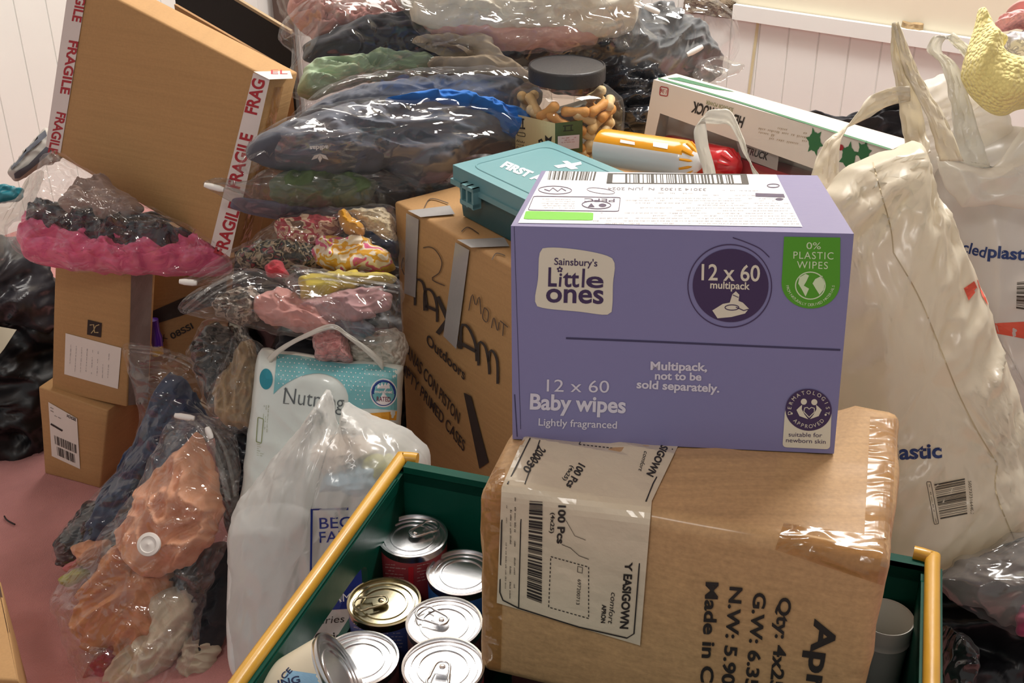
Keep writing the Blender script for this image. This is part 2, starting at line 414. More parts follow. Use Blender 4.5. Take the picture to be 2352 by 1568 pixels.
def boards(p0, d, n, length, z0, z1, sp, off=0):
    vs, fs = [], []; x = off; prof = [(0, 0)]
    while x < length: prof += [(x, 0), (x+.0015, -.003), (x+.0035, -.003), (x+.005, .0)]; x += sp
    prof.append((length, 0))
    for a, b in prof:
        q = p0+d*a+n*b; vs += [V((q.x, q.y, z0)), V((q.x, q.y, z1))]
    for i in range(len(prof)-1): fs.append((2*i, 2*i+2, 2*i+3, 2*i+1))
    return vs, fs
zr = P1.z
CORN = P1 - RD*1.66; CORN.z = 0
struct('wall_right', boards(CORN, RD, RN, 3.4, 0, zr, .078), panel)
up = CORN + V((0, 0, zr)) - RN*.004
struct('wall_right_upper', rect(up, RD*3.4, V((0, 0, 2.4-zr))), plaster)
LD = V((-.59, -.81, 0)).normalized(); LN = V((.81, -.59, 0)).normalized()
struct('wall_left', boards(CORN, LD, LN, 3.2, 0, 2.4, .095), panel)
# dado rail, starts at the broken end
def railseg(s0, s1, dz0, dz1, dp): return hexa(boxc(P1+RD*s0+V((0, 0, dz0)), RD*(s1-s0), -RN*-dp, V((0, 0, dz1-dz0))), .002)
struct('trim_1', railseg(-.012, 1.6, -.03, .006, .016), panel)
rough = mat('bare_plaster', '8e7c66', .95, vary=.5, vs=35, bump=1, bs=60, bd=.02)
def rubble(s0, s1, z0, z1, d, seed):
    vs, fs = [], []; nx, nz = 26, 8
    for j in range(nz+1):
        for i in range(nx+1):
            a = s0+(s1-s0)*i/nx; zz = z0+(z1-z0)*j/nz; e = min(i, nx-i, 3*j, 3*(nz-j))/3; q = V((a*50, zz*60, seed))
            vs.append(P1+RD*a+V((0, 0, zz+.006*noise.noise(q)))+RN*(d*min(1, e)+.006*noise.noise(q*1.7)))
    for j in range(nz):
        for i in range(nx): k = j*(nx+1)+i; fs.append((k, k+1, k+nx+2, k+nx+1))
    return vs, fs
struct('trim_2', rubble(-.16, -.012, -.035, .012, .012, 3), rough)
struct('trim_3', rubble(.41, .46, .0, .02, .006, 9), mat('bare_wood_chip', 'b59a72', .9, vary=.3, vs=40, bump=.6))
dark = mat('dark_post', '5b4a42', .7)
qc = CORN + RD*.03 + RN*.02
struct('trim_4', hexa(boxc(qc, RD*.05, RN*.04, V((0, 0, 2.4))), .003), dark)
# yellowed glue streak on the boards is a strip of old filler
g0 = hit(1742, 22, P1, RN)+RN*.002; g1 = hit(1716, 225, P1, RN)+RN*.002
struct('trim_5', ([g0, g0+RD*.008, g1+RD*.007, g1], [(0, 3, 2, 1)]), mat('yellow_filler', 'd8cfa6', .6))

# ================================================================ cartons
kraft = card('kraft_card', 'b38c5e'); kraft2 = card('kraft_card_warm', 'b68e60'); kraft3 = card('kraft_card_pale', 'b69266', (0, 1, 0))
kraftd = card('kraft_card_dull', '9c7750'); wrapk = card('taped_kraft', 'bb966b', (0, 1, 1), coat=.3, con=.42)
whitep = ink('label_paper', 'e6dfd6', .5); tapew = mat('white_tape', 'ded3ce', .35, vary=.05, bump=.15, bs=40, coat=.2); red = ink('ink_red', 'a8202c')
greytape = mat('grey_tape', 'a9a6a4', .3, vary=.08, bump=.25, bs=60, coat=.3)
clearbrown = film('clear_parcel_tape', .02, 'eee2cc', 30, .5, .06, .16)
def frame(p, a, b):
    """plane through p with in-plane directions a (right) and b (up)"""
    return ('plane', p, a.cross(b).normalized())
# ---- purple baby wipes box
M = Matrix.Rotation(math.radians(-7.44), 3, 'Z') @ Matrix.Rotation(math.radians(-9.38), 3, 'X') @ Matrix.Rotation(math.radians(-1.63), 3, 'Y')
NEAR = .82
o = CAM+(V((.0005, 1.0551, .6069))-CAM)*NEAR; ex = M @ V((.3396, 0, 0))*NEAR; ey = M @ V((0, .3018, 0))*NEAR; ez = M @ V((0, 0, .2361))*NEAR
PB = (o, ex, ey, ez)
t = Thing('baby_wipes_box', 'purple printed carton of baby wipes on top of the taped brown apron box', 'box', o)
purple = mat('purple_card', '7e7aa5', .42, vary=.03, vs=3, bump=.05, bs=90)
pc = t.add('carton', hexa(boxc(o, ex, ey, ez), .0022), purple)
FP = frame(o, ex, ez); TP = frame(o+ez, ex, ey)
lid = mat('dark_seam', '3a3558', .6, vary=0)
d = Print(FP, .0004); d.line([(1300, 776), (1500, 784), (1700, 793), (1930, 803)], 4.5); d.line([(1182, 905), (1188, 1002)], 2.5); d.line([(1181, 520), (1196, 985)], 1.2)
d.build(t, 'lid_seam', lid)
cream = ink('print_cream', 'd8d0bd'); plum = ink('print_plum', '3b2750'); green = ink('print_green', '4f9a1c'); white = ink('print_white', 'f1eef0'); grey = ink('print_grey', '77747c')
lav = mat('lavender_card', '8f86c2', .42, vary=.02, vs=3, bump=.04)
# logo tile
d = Print(FP, .0006); pts = crom([(1240, 580), (1260, 568), (1330, 573), (1395, 587), (1412, 605), (1408, 650), (1406, 705), (1395, 722), (1330, 715), (1245, 706), (1229, 690), (1236, 640)], 48)
d.poly([tuple(p) for p in pts]); tile = d.build(t, 'logo_tile', cream, 'cream logo tile')
d = Print(FP, .0009); d.text("Sainsbury's", (1273, 607), (1372, 611), bold=.012)
d.text('L', (1259, 656), (1279, 656.5), h=44, bold=.02); d.text('i', (1283, 656.5), (1289, 657), h=33, bold=.02); d.text('tt', (1293, 657), (1330, 658), h=40, bold=.02); d.text('l', (1336, 658), (1342, 658.3), h=43, bold=.02); d.text('e', (1346, 658.5), (1386, 660), h=38, bold=.02)
d.text('ones', (1254, 692), (1386, 696), h=46, bold=.02)
for k in range(5):
    a = math.radians(90+72*k); d.ell((1286+4.5*math.cos(a), 618-4.5*math.sin(a)), (2.6, 0), n=10)
d.build(t, 'logo_lettering', plum, under=tile)
# roundel
d = Print(FP, .0006); d.ell((1678, 655), (87, 3), (-3, 84), 60); rd = d.build(t, 'multipack_roundel', plum, 'dark plum roundel')
d = Print(FP, .0007); d.ell((1676, 656), (96, 3), (-3, 95), 60, ring=2.2)
d.line([tuple(p) for p in crom([(1683, 545), (1712, 555), (1745, 570), (1767, 590)], 16, False)], 2); d.build(t, 'roundel_outline', plum)
d = Print(FP, .0009); d.text('12 x 60', (1611, 642), (1745, 645), h=38, bold=.012)
d.text('multipack', (1631, 661), (1722, 664), h=17, bold=.02)
pk = [(1636, 712), (1660, 697), (1676, 694), (1682, 675), (1690, 668), (1698, 676), (1696, 690), (1706, 694), (1720, 708), (1711, 719), (1680, 727), (1648, 730)]
d.poly(pk); d.build(t, 'multipack_lettering', cream, under=rd)
d = Print(FP, .0012); d.ell((1681, 705), (16, 0), (0, 6), 24, ring=2); d.line([(1690, 704), (1708, 712), (1719, 709)], 2); d.line([(1683, 676), (1696, 682)], 1.6); d.build(t, 'wipes_pack_drawing', plum, under=rd)
# green shield
d = Print(FP, .0006); d.poly([(1801, 543), (1930, 545), (1929, 650)] + [(1862+67*math.cos(math.radians(a)), 650+58*math.sin(math.radians(a))) for a in range(5, 180, 10)] + [(1795, 648)])
sh = d.build(t, 'shield_panel', green, 'green shield'); d = Print(FP, .0009)
d.text('0%', (1852, 571), (1885, 571.5), h=16); d.text('PLASTIC', (1822, 593), (1914, 595), h=17, sp=1.15); d.text('WIPES', (1830, 615), (1901, 617), h=17, sp=1.15)
d.ell((1861, 655), (34, 0), (0, 31), 40, ring=2.6)
d.poly([(1836, 636), (1850, 628), (1858, 632), (1852, 645), (1846, 655), (1858, 662), (1850, 680), (1842, 665), (1833, 650)]); d.poly([(1872, 640), (1888, 632), (1894, 645), (1892, 664), (1882, 676), (1872, 660), (1866, 650)])
d.arc('FROM NATURALLY DERIVED MATERIALS', (1861, 645), 57, math.radians(192), math.radians(348), 6.5, inv=True)
d.build(t, 'shield_lettering', ink('print_pale_green', 'cfe0b8'), under=sh)
d = Print(FP, .0007); d.text('12 x 60', (1256, 898), (1399, 901), h=29, bold=.0); d.text('Baby wipes', (1217, 938), (1437, 947), h=36, bold=.028); d.text('Lightly fragranced', (1237, 976), (1417, 983), h=17, bold=.012)
d.text('Multipack,', (1494, 848), (1624, 851), h=19, bold=.03); d.text('not to be', (1504, 870), (1611, 873), h=18, bold=.03); d.text('sold separately.', (1462, 890), (1652, 900), h=19, bold=.03)
d.build(t, 'carton_lettering', ink('print_lilac_white', 'cfc9d6'))
# approval badge
d = Print(FP, .0006); d.poly(rrect((1803, 938), (1910, 941), (1906, 1031), (1797, 1026), .1)); bd = d.build(t, 'badge_panel', cream, 'cream badge panel')
d = Print(FP, .0009); d.ell((1857, 940), (53, 2), (-1, 48), 48); bc = d.build(t, 'badge_roundel', plum, under=bd)
d = Print(FP, .0012); d.ell((1846, 921), (7, 0), n=16); d.ell((1870, 922), (7, 0), n=16)
for sx in (-1, 1): d.poly([(1858+sx*2, 961), (1858+sx*22, 954), (1858+sx*29, 940), (1858+sx*22, 933), (1858+sx*16, 928), (1858+sx*17, 938), (1858+sx*10, 951)])
d.line([(1858, 957), (1846, 944), (1848, 935), (1854, 934), (1858, 938), (1863, 934), (1870, 936), (1870, 945), (1858, 957)], 2)
d.arc('DERMATOLOGIST', (1857, 940), 38, math.radians(190), math.radians(-10), 9, sq=(1.05, .95)); d.arc('APPROVED', (1857, 940), 44, math.radians(222), math.radians(318), 9, inv=True, sq=(1.02, .95))
d.ell((1818, 948), (2.5, 0), n=10); d.ell((1896, 951), (2.5, 0), n=10)
d.build(t, 'badge_lettering', cream, under=bd)
d = Print(FP, .0009); d.text('suitable for', (1811, 1001), (1888, 1003), h=10); d.text('newborn skin', (1805, 1014), (1896, 1018), h=10); d.build(t, 'badge_caption', plum, under=bd)
# top label
d = Print(TP, .0005); d.quad((1254, 394), (1783, 402), (1843, 522), (1190, 513)); lb = d.build(t, 'top_label', white, 'white printed top panel')
d = Print(TP, .0008); d.bars((1262, 394), (1370, 396), (1365, 416), (1258, 414), 20, 3); d.bars((1436, 402), (1682, 403), (1686, 422), (1436, 421), 32, 5)
d.quad((1396, 400), (1408, 400), (1406, 422), (1393, 422)); d.quad((1700, 402), (1715, 402), (1720, 423), (1704, 423)); d.line([(1396, 400), (1715, 402)], 2); d.line([(1393, 422), (1720, 424)], 2)
d.build(t, 'barcode', K, under=lb)
d = Print(TP, .0008); d.ell((1275, 438), (38, 1), (0, 9), 36, ring=1.5); d.line([(1250, 436), (1262, 440), (1270, 433), (1281, 441), (1290, 434), (1300, 440)], 2); d.build(t, 'approval_mark', plum, under=lb)
d = Print(TP, .0008)
d.line(rrect((1226, 452), (1425, 455), (1421, 487), (1213, 484), .06), 1.6, True); d.text('PEFC', (1412, 458), (1342, 457), h=8); d.ell((1370, 472), (33, 1), (0, 9), 30, ring=2)
d.poly([(1350, 477), (1358, 468), (1366, 477)]); d.ell((1384, 473), (9, 0), (0, 4), 14); d.build(t, 'forest_mark', plum, under=lb)
d = Print(TP, .0008); d.poly([(1735, 445), (1800, 447), (1803, 455), (1735, 453)]); d.build(t, 'try_flash', plum, under=lb)
for e_ in (((1776, 428), (14, 0), (0, 4), 16, 2), ((1790, 459), (9, 0), (0, 3), 12, None), ((1380, 440), (32, 4), (0, 6), 20, 1)):
    d = Print(TP, .0008); d.ell(e_[0], e_[1], e_[2], e_[3], ring=e_[4]); d.build(t, 'oval_mark', plum, under=lb)
d = Print(TP, .0008)
d.text('33014 21302  N  JUN 2024', (1622, 434), (1396, 432), h=6)
for i, (y, x0, x1) in enumerate(((441, 1740, 1660), (447, 1600, 1520), (452, 1760, 1620), (459, 1800, 1470), (464, 1780, 1440), (470, 1810, 1450), (475, 1805, 1600), (481, 1815, 1480), (487, 1818, 1560), (493, 1822, 1380), (499, 1825, 1500), (505, 1828, 1380), (511, 1830, 1360), (517, 1835, 1400))): d.scrib((x0, y-2), (x1, y-3), 3.6, i)
for i in range(5): d.scrib((1320, 459+i*5), (1245+i*2, 458+i*5), 3, 40+i)
d.build(t, 'small_print', grey, under=lb)
d = Print(TP, .0008); d.poly(rrect((1208, 486), (1363, 490), (1362, 508), (1202, 505), .1)); gl = d.build(t, 'green_flash', ink('print_bright_green', '6cc22a'), under=lb)

# ---- taped apron box in the crate
o = CAM+(V((-.0376, .9678, .3512))-CAM)*NEAR; M = Matrix.Rotation(math.radians(-18.51), 3, 'Z'); ex = M @ V((.4075, 0, 0))*NEAR; ey = M @ V((0, .28, 0))*NEAR; ez = V((0, 0, .263))*NEAR; AO, AX, AY = o, ex, ey
c = boxc(o, ex, ey, ez)
t = Thing('apron_carton', 'battered brown carton of aprons wrapped in clear tape standing in the green crate', 'box', o)
vf = hexa(c, .012, 14, 0, segs=3)
pz = PB[0]; pn = PB[1].cross(PB[2]).normalized()
def crumple(v, seed=2):
    # crushed edges, a top pressed down under the purple carton
    r = v - o; q = V((r.dot(ex)/ex.dot(ex), r.dot(ey)/ey.dot(ey), r.z/ez.z))
    k = .0035*noise.noise(v*9+V((seed, 0, 0)))+.002*noise.noise(v*31)
    v = v + V((k, -k*1.2, k))
    if q.z > .5:
        v.z -= .012*math.exp(-((q.x-.0)/.05)**2)*math.exp(-((q.y)/.25)**2)
    pl = pz.z - ((v.x-pz.x)*pn.x+(v.y-pz.y)*pn.y)/pn.z - .0012
    loc = (v-pz); a = loc.dot(PB[1])/PB[1].dot(PB[1]); b = loc.dot(PB[2])/PB[2].dot(PB[2])
    if -.03 < a < 1.03 and b > -.02 and q.z > .5: v.z = min(v.z, pl)
    if q.z > .6 and b <= -.02: v.z += .0
    return v
vf = ([crumple(v) for v in vf[0]], vf[1])
t.add('carton', vf, wrapk)
eb = bvh(vf); EB = eb
tp = Print(eb, .0034); tp.quad((1172, 985), (1560, 1010), (1548, 1028), (1515, 1140), 1, 1); tp.vs = []; tp.fs = []
tp.quad((1205, 998), (1560, 1018), (1497, 1150), (1152, 1118), 48, 40); tp.quad((1152, 1118), (1497, 1150), (1470, 1482), (1141, 1384), 24, 24)
lbm = mat('cream_label', 'd9cbb2', .5, vary=.1, vs=14, bump=.3, bs=70, bd=.004, coat=.3)
lb = tp.build(t, 'shipping_label', lbm, 'cream wrap-round label')
d = Print(eb, .0044)
d.line([(1218, 1005), (1166, 1110), (1152, 1200), (1148, 1360), (1155, 1378), (1190, 1396), (1330, 1440), (1440, 1465), (1456, 1455), (1468, 1300), (1484, 1150), (1500, 1110), (1545, 1030)], 3)
d.line([(1240, 1010), (1206, 1110), (1196, 1200), (1191, 1395)], 2.5)
d.bars((1216, 1150), (1210, 1372), (1244, 1385), (1246, 1152), 40, 8)
d.text('100 Pcs', (1283, 1160), (1279, 1248), h=17, bold=.03); d.text('(4x25)', (1266, 1177), (1263, 1224), h=9, bold=.02)
d.text('100 Pcs', (1330, 1062), (1300, 1115), h=17, bold=.03); d.text('(4x25)', (1312, 1068), (1292, 1100), h=9, bold=.02)
d.text('EASIGOWN', (1433, 1318), (1424, 1443), h=19, bold=.035); d.text('Y', (1436, 1290), (1435, 1312), h=17, bold=.03)
d.text('EASIGOWN', (1530, 1000), (1485, 1088), h=17, bold=.035)
d.text('APRON', (1383, 1388), (1380, 1430), h=10, bold=.03); d.text('2000', (1238, 1022), (1216, 1054), h=21, bold=.02); d.text('30', (1214, 1056), (1200, 1078), h=18, bold=.02)
d.text('comfort', (1404, 1360), (1396, 1432), h=13, shear=.2); d.text('comfort', (1480, 1035), (1466, 1080), h=10, shear=.2)
d.scrib((1172, 1148), (1170, 1370), 5, 2); d.scrib((1182, 1142), (1180, 1375), 5, 3); d.scrib((1163, 1160), (1160, 1340), 4, 4); d.text('697200713', (1327, 1330), (1323, 1388), h=8)
for (a, b) in (((1265, 1278), (1352, 1302)), ((1352, 1302), (1352, 1420)), ((1352, 1420), (1260, 1394)), ((1260, 1394), (1265, 1278)), ((1330, 1020), (1420, 1030)), ((1330, 1020), (1340, 1000))):
    a = V(a); b = V(b); n_ = int((b-a).length/9)
    for i in range(n_): d.line([tuple(a.lerp(b, i/n_)), tuple(a.lerp(b, (i+.6)/n_))], 2)
d.line([(1327, 1300), (1338, 1303), (1337, 1316), (1326, 1313)], 1.5, True)
d.line([(1290, 1250), (1310, 1258), (1330, 1276), (1352, 1284)], 1.2); d.line([(1300, 1195), (1320, 1230), (1345, 1240)], 1)
d.build(t, 'label_lettering', K, under=lb)
d = Print(eb, .0018)
d.text('Made in China', (1622, 1336), (1604, 1660), h=29, bold=.028); d.text('N.W: 5.90 KG', (1677, 1347), (1650, 1660), h=29, bold=.028); d.text('G.W: 6.35 KG', (1732, 1360), (1703, 1670), h=29, bold=.028); d.text('Qty: 4x25 PCS', (1790, 1371), (1757, 1690), h=29, bold=.028)
d.text('Aprons', (1873, 1420), (1830, 1730), h=52, bold=.03)
d.build(t, 'carton_lettering', K)
# glossy tape strips over the crushed edges
d = Print(eb, .002); d.quad((1800, 1200), (2050, 1235), (2030, 1345), (1780, 1262), 16, 8); d.build(t, 'clear_tape', clearbrown)
d = Print(eb, .002); d.quad((1100, 1065), (1160, 1075), (1150, 1540), (1092, 1530), 8, 24); d.build(t, 'clear_tape', clearbrown)
d = Print(eb, .002); d.quad((2000, 935), (2062, 940), (2046, 1240), (1985, 1232), 8, 14); d.build(t, 'clear_tape', film('dull_parcel_tape', .03, 'f0e6d4', 30, .5, .05, .34))

# ---- outdoor goods box behind the first aid kit
z = H-.661; A0 = atz(905, 462, z); A1 = atz(1165, 606, z); e2 = (A1-A0).normalized(); e1 = V((-e2.y, e2.x, 0)); MB = (A0, e1, e2, z)
t = Thing('outdoor_goods_carton', 'tall brown carton with grey tape strips, handwriting and black print, behind the white carrier bag', 'box', V((A0.x, A0.y, 0)))
c = boxc(V((A0.x, A0.y, 0)), e2*.34, e1*.60, V((0, 0, z)))
t.add('carton', hexa(c, .005, 5, .0016, 7, 3), kraft2)
MF = ('plane', A0, e2.cross(V((0, 0, 1))).normalized()); MT = ('plane', A0, V((0, 0, 1)))
if MF[2].y > 0: MF = ('plane', A0, -MF[2])
d = Print(MF, .0026)
S = lambda *p: d.line([tuple(q) for q in crom(p, 26, False)], 10)
d.line([tuple(q) for q in crom([(956, 700), (957, 650), (962, 640), (975, 650), (982, 690), (984, 712)], 20, False)], 5.5)
d.line([tuple(q) for q in crom([(978, 712), (978, 672), (985, 662), (998, 672), (1006, 700), (1007, 738)], 20, False)], 5.5); d.line([(979, 700), (1006, 712)], 7)
d.line([(1008, 680), (1060, 798)], 9); d.line([(1048, 712), (1008, 765)], 11)
d.line([tuple(q) for q in crom([(1062, 800), (1062, 752), (1070, 744), (1082, 756), (1095, 790), (1098, 828)], 20, False)], 6); d.line([(1064, 788), (1097, 806)], 8)
d.line([tuple(q) for q in crom([(1102, 838), (1102, 790), (1108, 784), (1118, 796), (1125, 830), (1127, 858)], 20, False)], 5.5); d.line([tuple(q) for q in crom([(1125, 830), (1128, 806), (1136, 806), (1145, 830), (1146, 880)], 20, False)], 5.5)
d.text('Outdoors', (982, 787), (1070, 872), h=30, bold=.02, up=(2, -24))
d.text('BANANAS CON PISTON', (908, 778), (1056, 972), up=(4, -26), bold=.015); d.text('EMPTY PRIMED CASES', (916, 840), (1068, 1036), up=(4, -24), bold=.015)
d.quad((1068, 900), (1085, 908), (1125, 1060), (1104, 1075))
d.build(t, 'carton_lettering', ink('ink_faded', '3b3330'))
d = Print(MF, .0026); 
for nm, st_ in (('handwritten_numeral', [[(975, 568), (990, 566), (1005, 575), (1018, 600), (1012, 625), (995, 640), (1025, 655)]]), ('handwritten_bracket', [[(930, 590), (925, 610), (932, 630)]]), ('handwritten_word', [[(1080, 712), (1088, 675), (1096, 700), (1104, 680), (1108, 720)], [(1116, 705), (1125, 715), (1122, 738), (1112, 728), (1116, 705)], [(1132, 752), (1138, 728), (1146, 758), (1150, 738)], [(1152, 735), (1170, 750)], [(1160, 742), (1158, 770)]])):
    d = Print(MF, .0026)
    for p in st_: d.line([tuple(q) for q in crom(p, 24, False)], 2.2)
    d.build(t, nm, ink('ink_biro', '54453c'))
for p in ([(975, 480), (985, 462), (1000, 460), (1030, 470)], [(1060, 535), (1075, 525), (1100, 540)], [(1130, 600), (1140, 585), (1160, 590)]):
    d = Print(MT, .0024); d.line([tuple(q) for q in crom(p, 20, False)], 2); d.build(t, 'lid_scribble', ink('ink_biro', '54453c'))
for (a, b, c_, e, f) in (((937, 488), (966, 503), (958, 682), (932, 672), (1045, 478)), ((1050, 555), (1082, 573), (1052, 800), (1022, 770), (1170, 552))):
    d = Print(MF, .0032); d.quad(a, b, c_, e, 3, 10)
    d2 = Print(MT, .0032); d2.quad(a, b, (f[0], f[1]+18), (f[0]-12, f[1]-2), 3, 6)
    t.add('grey_tape', join((d.vs, d.fs), (d2.vs, d2.fs)), greytape, False)

# ---- tall FRAGILE carton
M = Matrix.Rotation(math.radians(-27.65), 3, 'Z') @ Matrix.Rotation(math.radians(-8.32), 3, 'X') @ Matrix.Rotation(math.radians(15.88), 3, 'Y')
o = V((-.7909, 1.9, .6391)); ex = M @ V((.4002, 0, 0)); ey = M @ V((0, .075, 0)); ez = M @ V((0, 0, .3057))
t = Thing('fragile_carton', 'big flat brown carton sealed with red and white fragile tape, leaning on the clothing bags', 'box', o+ex)
t.add('carton', hexa(boxc(o, ex, ey, ez), .004, 4, .001, 8), kraft)
FF = frame(o, ex, ez); FS = ('plane', o+ex, ex.normalized()); FT = ('plane', o+ez, ez.normalized())
d = Print(FF, .0012); d.quad((583, 167), (622, 178), (529, 590), (485, 562), 1, 1); tA = d.build(t, 'fragile_tape', tapew)
d = Print(FT, .0012); d.quad((582, 166), (666, 164), (672, 182), (618, 184)); d.build(t, 'tape_end', tapew)
d = Print(FF, .0012); d.quad((163, -60), (205, -50), (140, 352), (106, 336)); tB = d.build(t, 'fragile_tape', tapew)
d = Print(FF, .0016)
for s_, p0, p1, hh, un in (('FRAGILE', (519, 588), (556, 470), 23, tA), ('FRAGILE', (551, 434), (582, 310), 23, tA), ('FRAG', (590, 264), (610, 185), 23, tA), ('FRAGILE', (161, 92), (140, 214), 17, tB), ('FRAGILE', (133, 256), (112, 350), 17, tB), ('FRAGILE', (189, -62), (167, 48), 17, tB)):
    d = Print(FF, .0016); d.text(s_, p0, p1, h=hh*1.25, bold=.03); d.build(t, 'tape_lettering', red, under=un)
d = Print(FT, .0016); d.text('EL', (622, 172), (660, 172), h=10); d.build(t, 'tape_lettering', red, under=tA)
d = Print(FS, .001); d.quad((630, 200), (650, 198), (570, 560), (545, 580), 1, 1); d.build(t, 'parcel_tape', clearbrown)

# ---- open dark carton behind it
q0 = aty(400, 10, 2.12); q1 = aty(668, 165, 2.0); b0_ = aty(525, -8, 2.26); b1_ = aty(668, 78, 2.16)
t = Thing('open_carton', 'open carton with black inside, behind the fragile carton', 'box', V((q0.x, q0.y, .3)))
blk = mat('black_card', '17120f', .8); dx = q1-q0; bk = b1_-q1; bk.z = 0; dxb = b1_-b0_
lo = V((0, .0, -.4))
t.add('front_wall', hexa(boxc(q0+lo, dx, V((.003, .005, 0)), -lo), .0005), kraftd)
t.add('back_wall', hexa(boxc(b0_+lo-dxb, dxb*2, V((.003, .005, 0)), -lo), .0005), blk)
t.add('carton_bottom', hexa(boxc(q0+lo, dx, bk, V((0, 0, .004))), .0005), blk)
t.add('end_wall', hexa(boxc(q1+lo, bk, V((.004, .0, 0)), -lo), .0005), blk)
d0 = b0_-dxb+V((0, -.002, 0)); t.add('corrugated_edge', hexa(boxc(d0, dxb*2, V((.003, .008, 0)), V((0, 0, .006))), .0005), mat('card_edge', 'a89272', .8))

# ---- the two small cartons at the left
def quadbox(px, p, n, back, m, bev=.003, jit=.0008):
    f = [hit(x, y, p, n) for x, y in px]     # TL TR BR BL
    return hexa([f[3], f[2], f[3]+back, f[2]+back, f[0], f[1], f[0]+back, f[1]+back], bev, 4, jit, 8), f
b0 = atz(103, 1087, 0); b1 = atz(230, 1121, 0); ld = (b1-b0).normalized(); ln = V((ld.y, -ld.x, 0))
vf, f = quadbox([(88, 888), (248, 943), (230, 1121), (103, 1087)], b0, ln, -ln*.13, None)
t = Thing('parcel_carton', 'small brown parcel with a white address label, standing on the pink carpet', 'box', (b0+b1)/2)
t.add('carton', vf, kraft2); FL = ('plane', b0, ln)
d = Print(FL, .0014); d.quad((112, 922), (178, 960), (185, 1076), (120, 1046)); lb = d.build(t, 'address_label', whitep)
d = Print(FL, .002); d.text('VOGEL', (153, 955), (176, 966), h=6, bold=.03); d.bars((126, 998), (176, 1020), (177, 1040), (128, 1018), 18, 4); d.bars((132, 1024), (172, 1042), (174, 1062), (134, 1044), 14, 6); d.line([(118, 972), (145, 988)], 4); d.scrib((117, 935), (140, 946), 3, 3, 3, (0, 7))
d.build(t, 'label_lettering', K, under=lb)
f_ = [f[0], f[1], f[1]-ln*.13, f[0]-ln*.13]
ZT = min(f[0].z, f[1].z)
n0 = aty(120, 895, b0.y-.0); n0 = hit(119, 897, b0-ln*.012, ln); n1 = hit(292, 955, b0-ln*.012, ln)
vf, f = quadbox([(126, 590), (305, 600), (291, 935), (119, 897)], b0-ln*.012, ln, -ln*.06+ld*.004, None)
t = Thing('coffee_carton', 'brown carton with a black square logo and a handwritten letter, under the pink bag', 'box', (f[2]+f[3])/2)
t.add('carton', vf, kraft); FN = ('plane', b0-ln*.012, ln)
CN = f
d = Print(FN, .0016); d.quad((203, 733), (235, 741), (233, 774), (201, 767)); lg = d.build(t, 'logo_square', ink('logo_black', '1d1916'))
d = Print(FN, .0022); d.line([(208, 745), (217, 744), (219, 762), (228, 762)], 2.5); d.line([(211, 764), (217, 757), (222, 747), (230, 744)], 2); d.build(t, 'logo_letter', ink('logo_gold', 'b7a374'), under=lg)
d = Print(FN, .0016); d.quad((152, 764), (280, 798), (272, 892), (149, 858), 1, 1); lb = d.build(t, 'letter_sheet', whitep)
d = Print(FN, .0022)
for i in range(8):
    x = 164+i*12.5; d.scrib((x, 790+i*3), (x-3, 845+i*3.3), 2.4, 30+i)
d.build(t, 'handwriting', grey, under=lb)
d = Print(FN, .0016); d.quad((262, 950), (292, 925), (291, 936), (262, 962)); 
fs = ('plane', f[1], (f[2]-f[1]).cross(-ln*.06+ld*.004).normalized())
fs = fs if fs[2].dot(CAM-f[1]) > 0 else ('plane', f[1], -fs[2])
d = Print(fs, .0016); d.quad((300, 602), (350, 604), (338, 925), (293, 930), 2, 8); d.build(t, 'grey_tape', mat('dull_grey_tape', '7f7872', .35, vary=.2, vs=20, bump=.4, bs=50))
# taped carton behind, with sideways print
p = aty(350, 700, 1.88)
n2 = N(.25, -1, 0); r2 = V((n2.y*-1, n2.x, 0))
vf, f = quadbox([(345, 610), (540, 590), (500, 960), (330, 945)], p, n2, -n2*.2, None)
t = Thing('taped_carton', 'shadowed brown carton with dark tape across it, left of the zip bags', 'box', (f[2]+f[3])/2)
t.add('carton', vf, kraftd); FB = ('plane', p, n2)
d = Print(FB, .002); d.quad((345, 715), (520, 640), (520, 690), (350, 745)); d.build(t, 'dark_tape', mat('dark_tape', '3d3430', .3, bump=.3))
d = Print(FB, .002); d.text('08SSI', (395, 778), (445, 752), h=14, bold=.02); d.text('X', (374, 785), (386, 776), h=14); d.build(t, 'carton_lettering', K)
pm = mat('purple_plastic', '4a1c86', .35, coat=.4)
a = hit(362, 765, p+n2*.02, n2)
t = Thing('purple_bottle', 'small purple plastic bottle with a yellow base between the cartons', 'bottle', hit(362, 805, p+n2*.02, n2))
t.add('body', lathe([(.0, 0), (.010, .0), (.011, .02), (.0085, .03), (.009, .055), (.0, .058)], 20, hit(362, 795, p+n2*.025, n2)), pm)
t.add('base', lathe([(.011, 0), (.012, .018), (.0, .019)], 20, hit(362, 812, p+n2*.025, n2)), mat('yellow_plastic', 'd5a32a', .4))
# carton corner at the lower left edge
q = aty(45, 1568, 1.12); q2 = aty(0, 1330, 1.32)
e = (q-q2); e.z = 0; bl = V((-.3, .02, 0)); zt = q2.z
vf = hexa([V((q.x, q.y, 0))+bl, V((q.x, q.y, 0)), V((q2.x, q2.y, 0))+bl, V((q2.x, q2.y, 0)), V((q.x, q.y, zt))+bl, V((q.x, q.y, zt)), V((q2.x, q2.y, zt))+bl, V((q2.x, q2.y, zt))], .004, 4, .001)
t = Thing('side_carton', 'brown carton at the lower left corner of the picture', 'box', V((q.x-.15, q.y, 0)))
t.add('carton', vf, kraft2)
d = Print(bvh(vf), .001); d.line([(-2, 1345), (20, 1450), (42, 1560)], 5); d.build(t, 'flap_seam', ink('seam_shadow', '4a3220'))
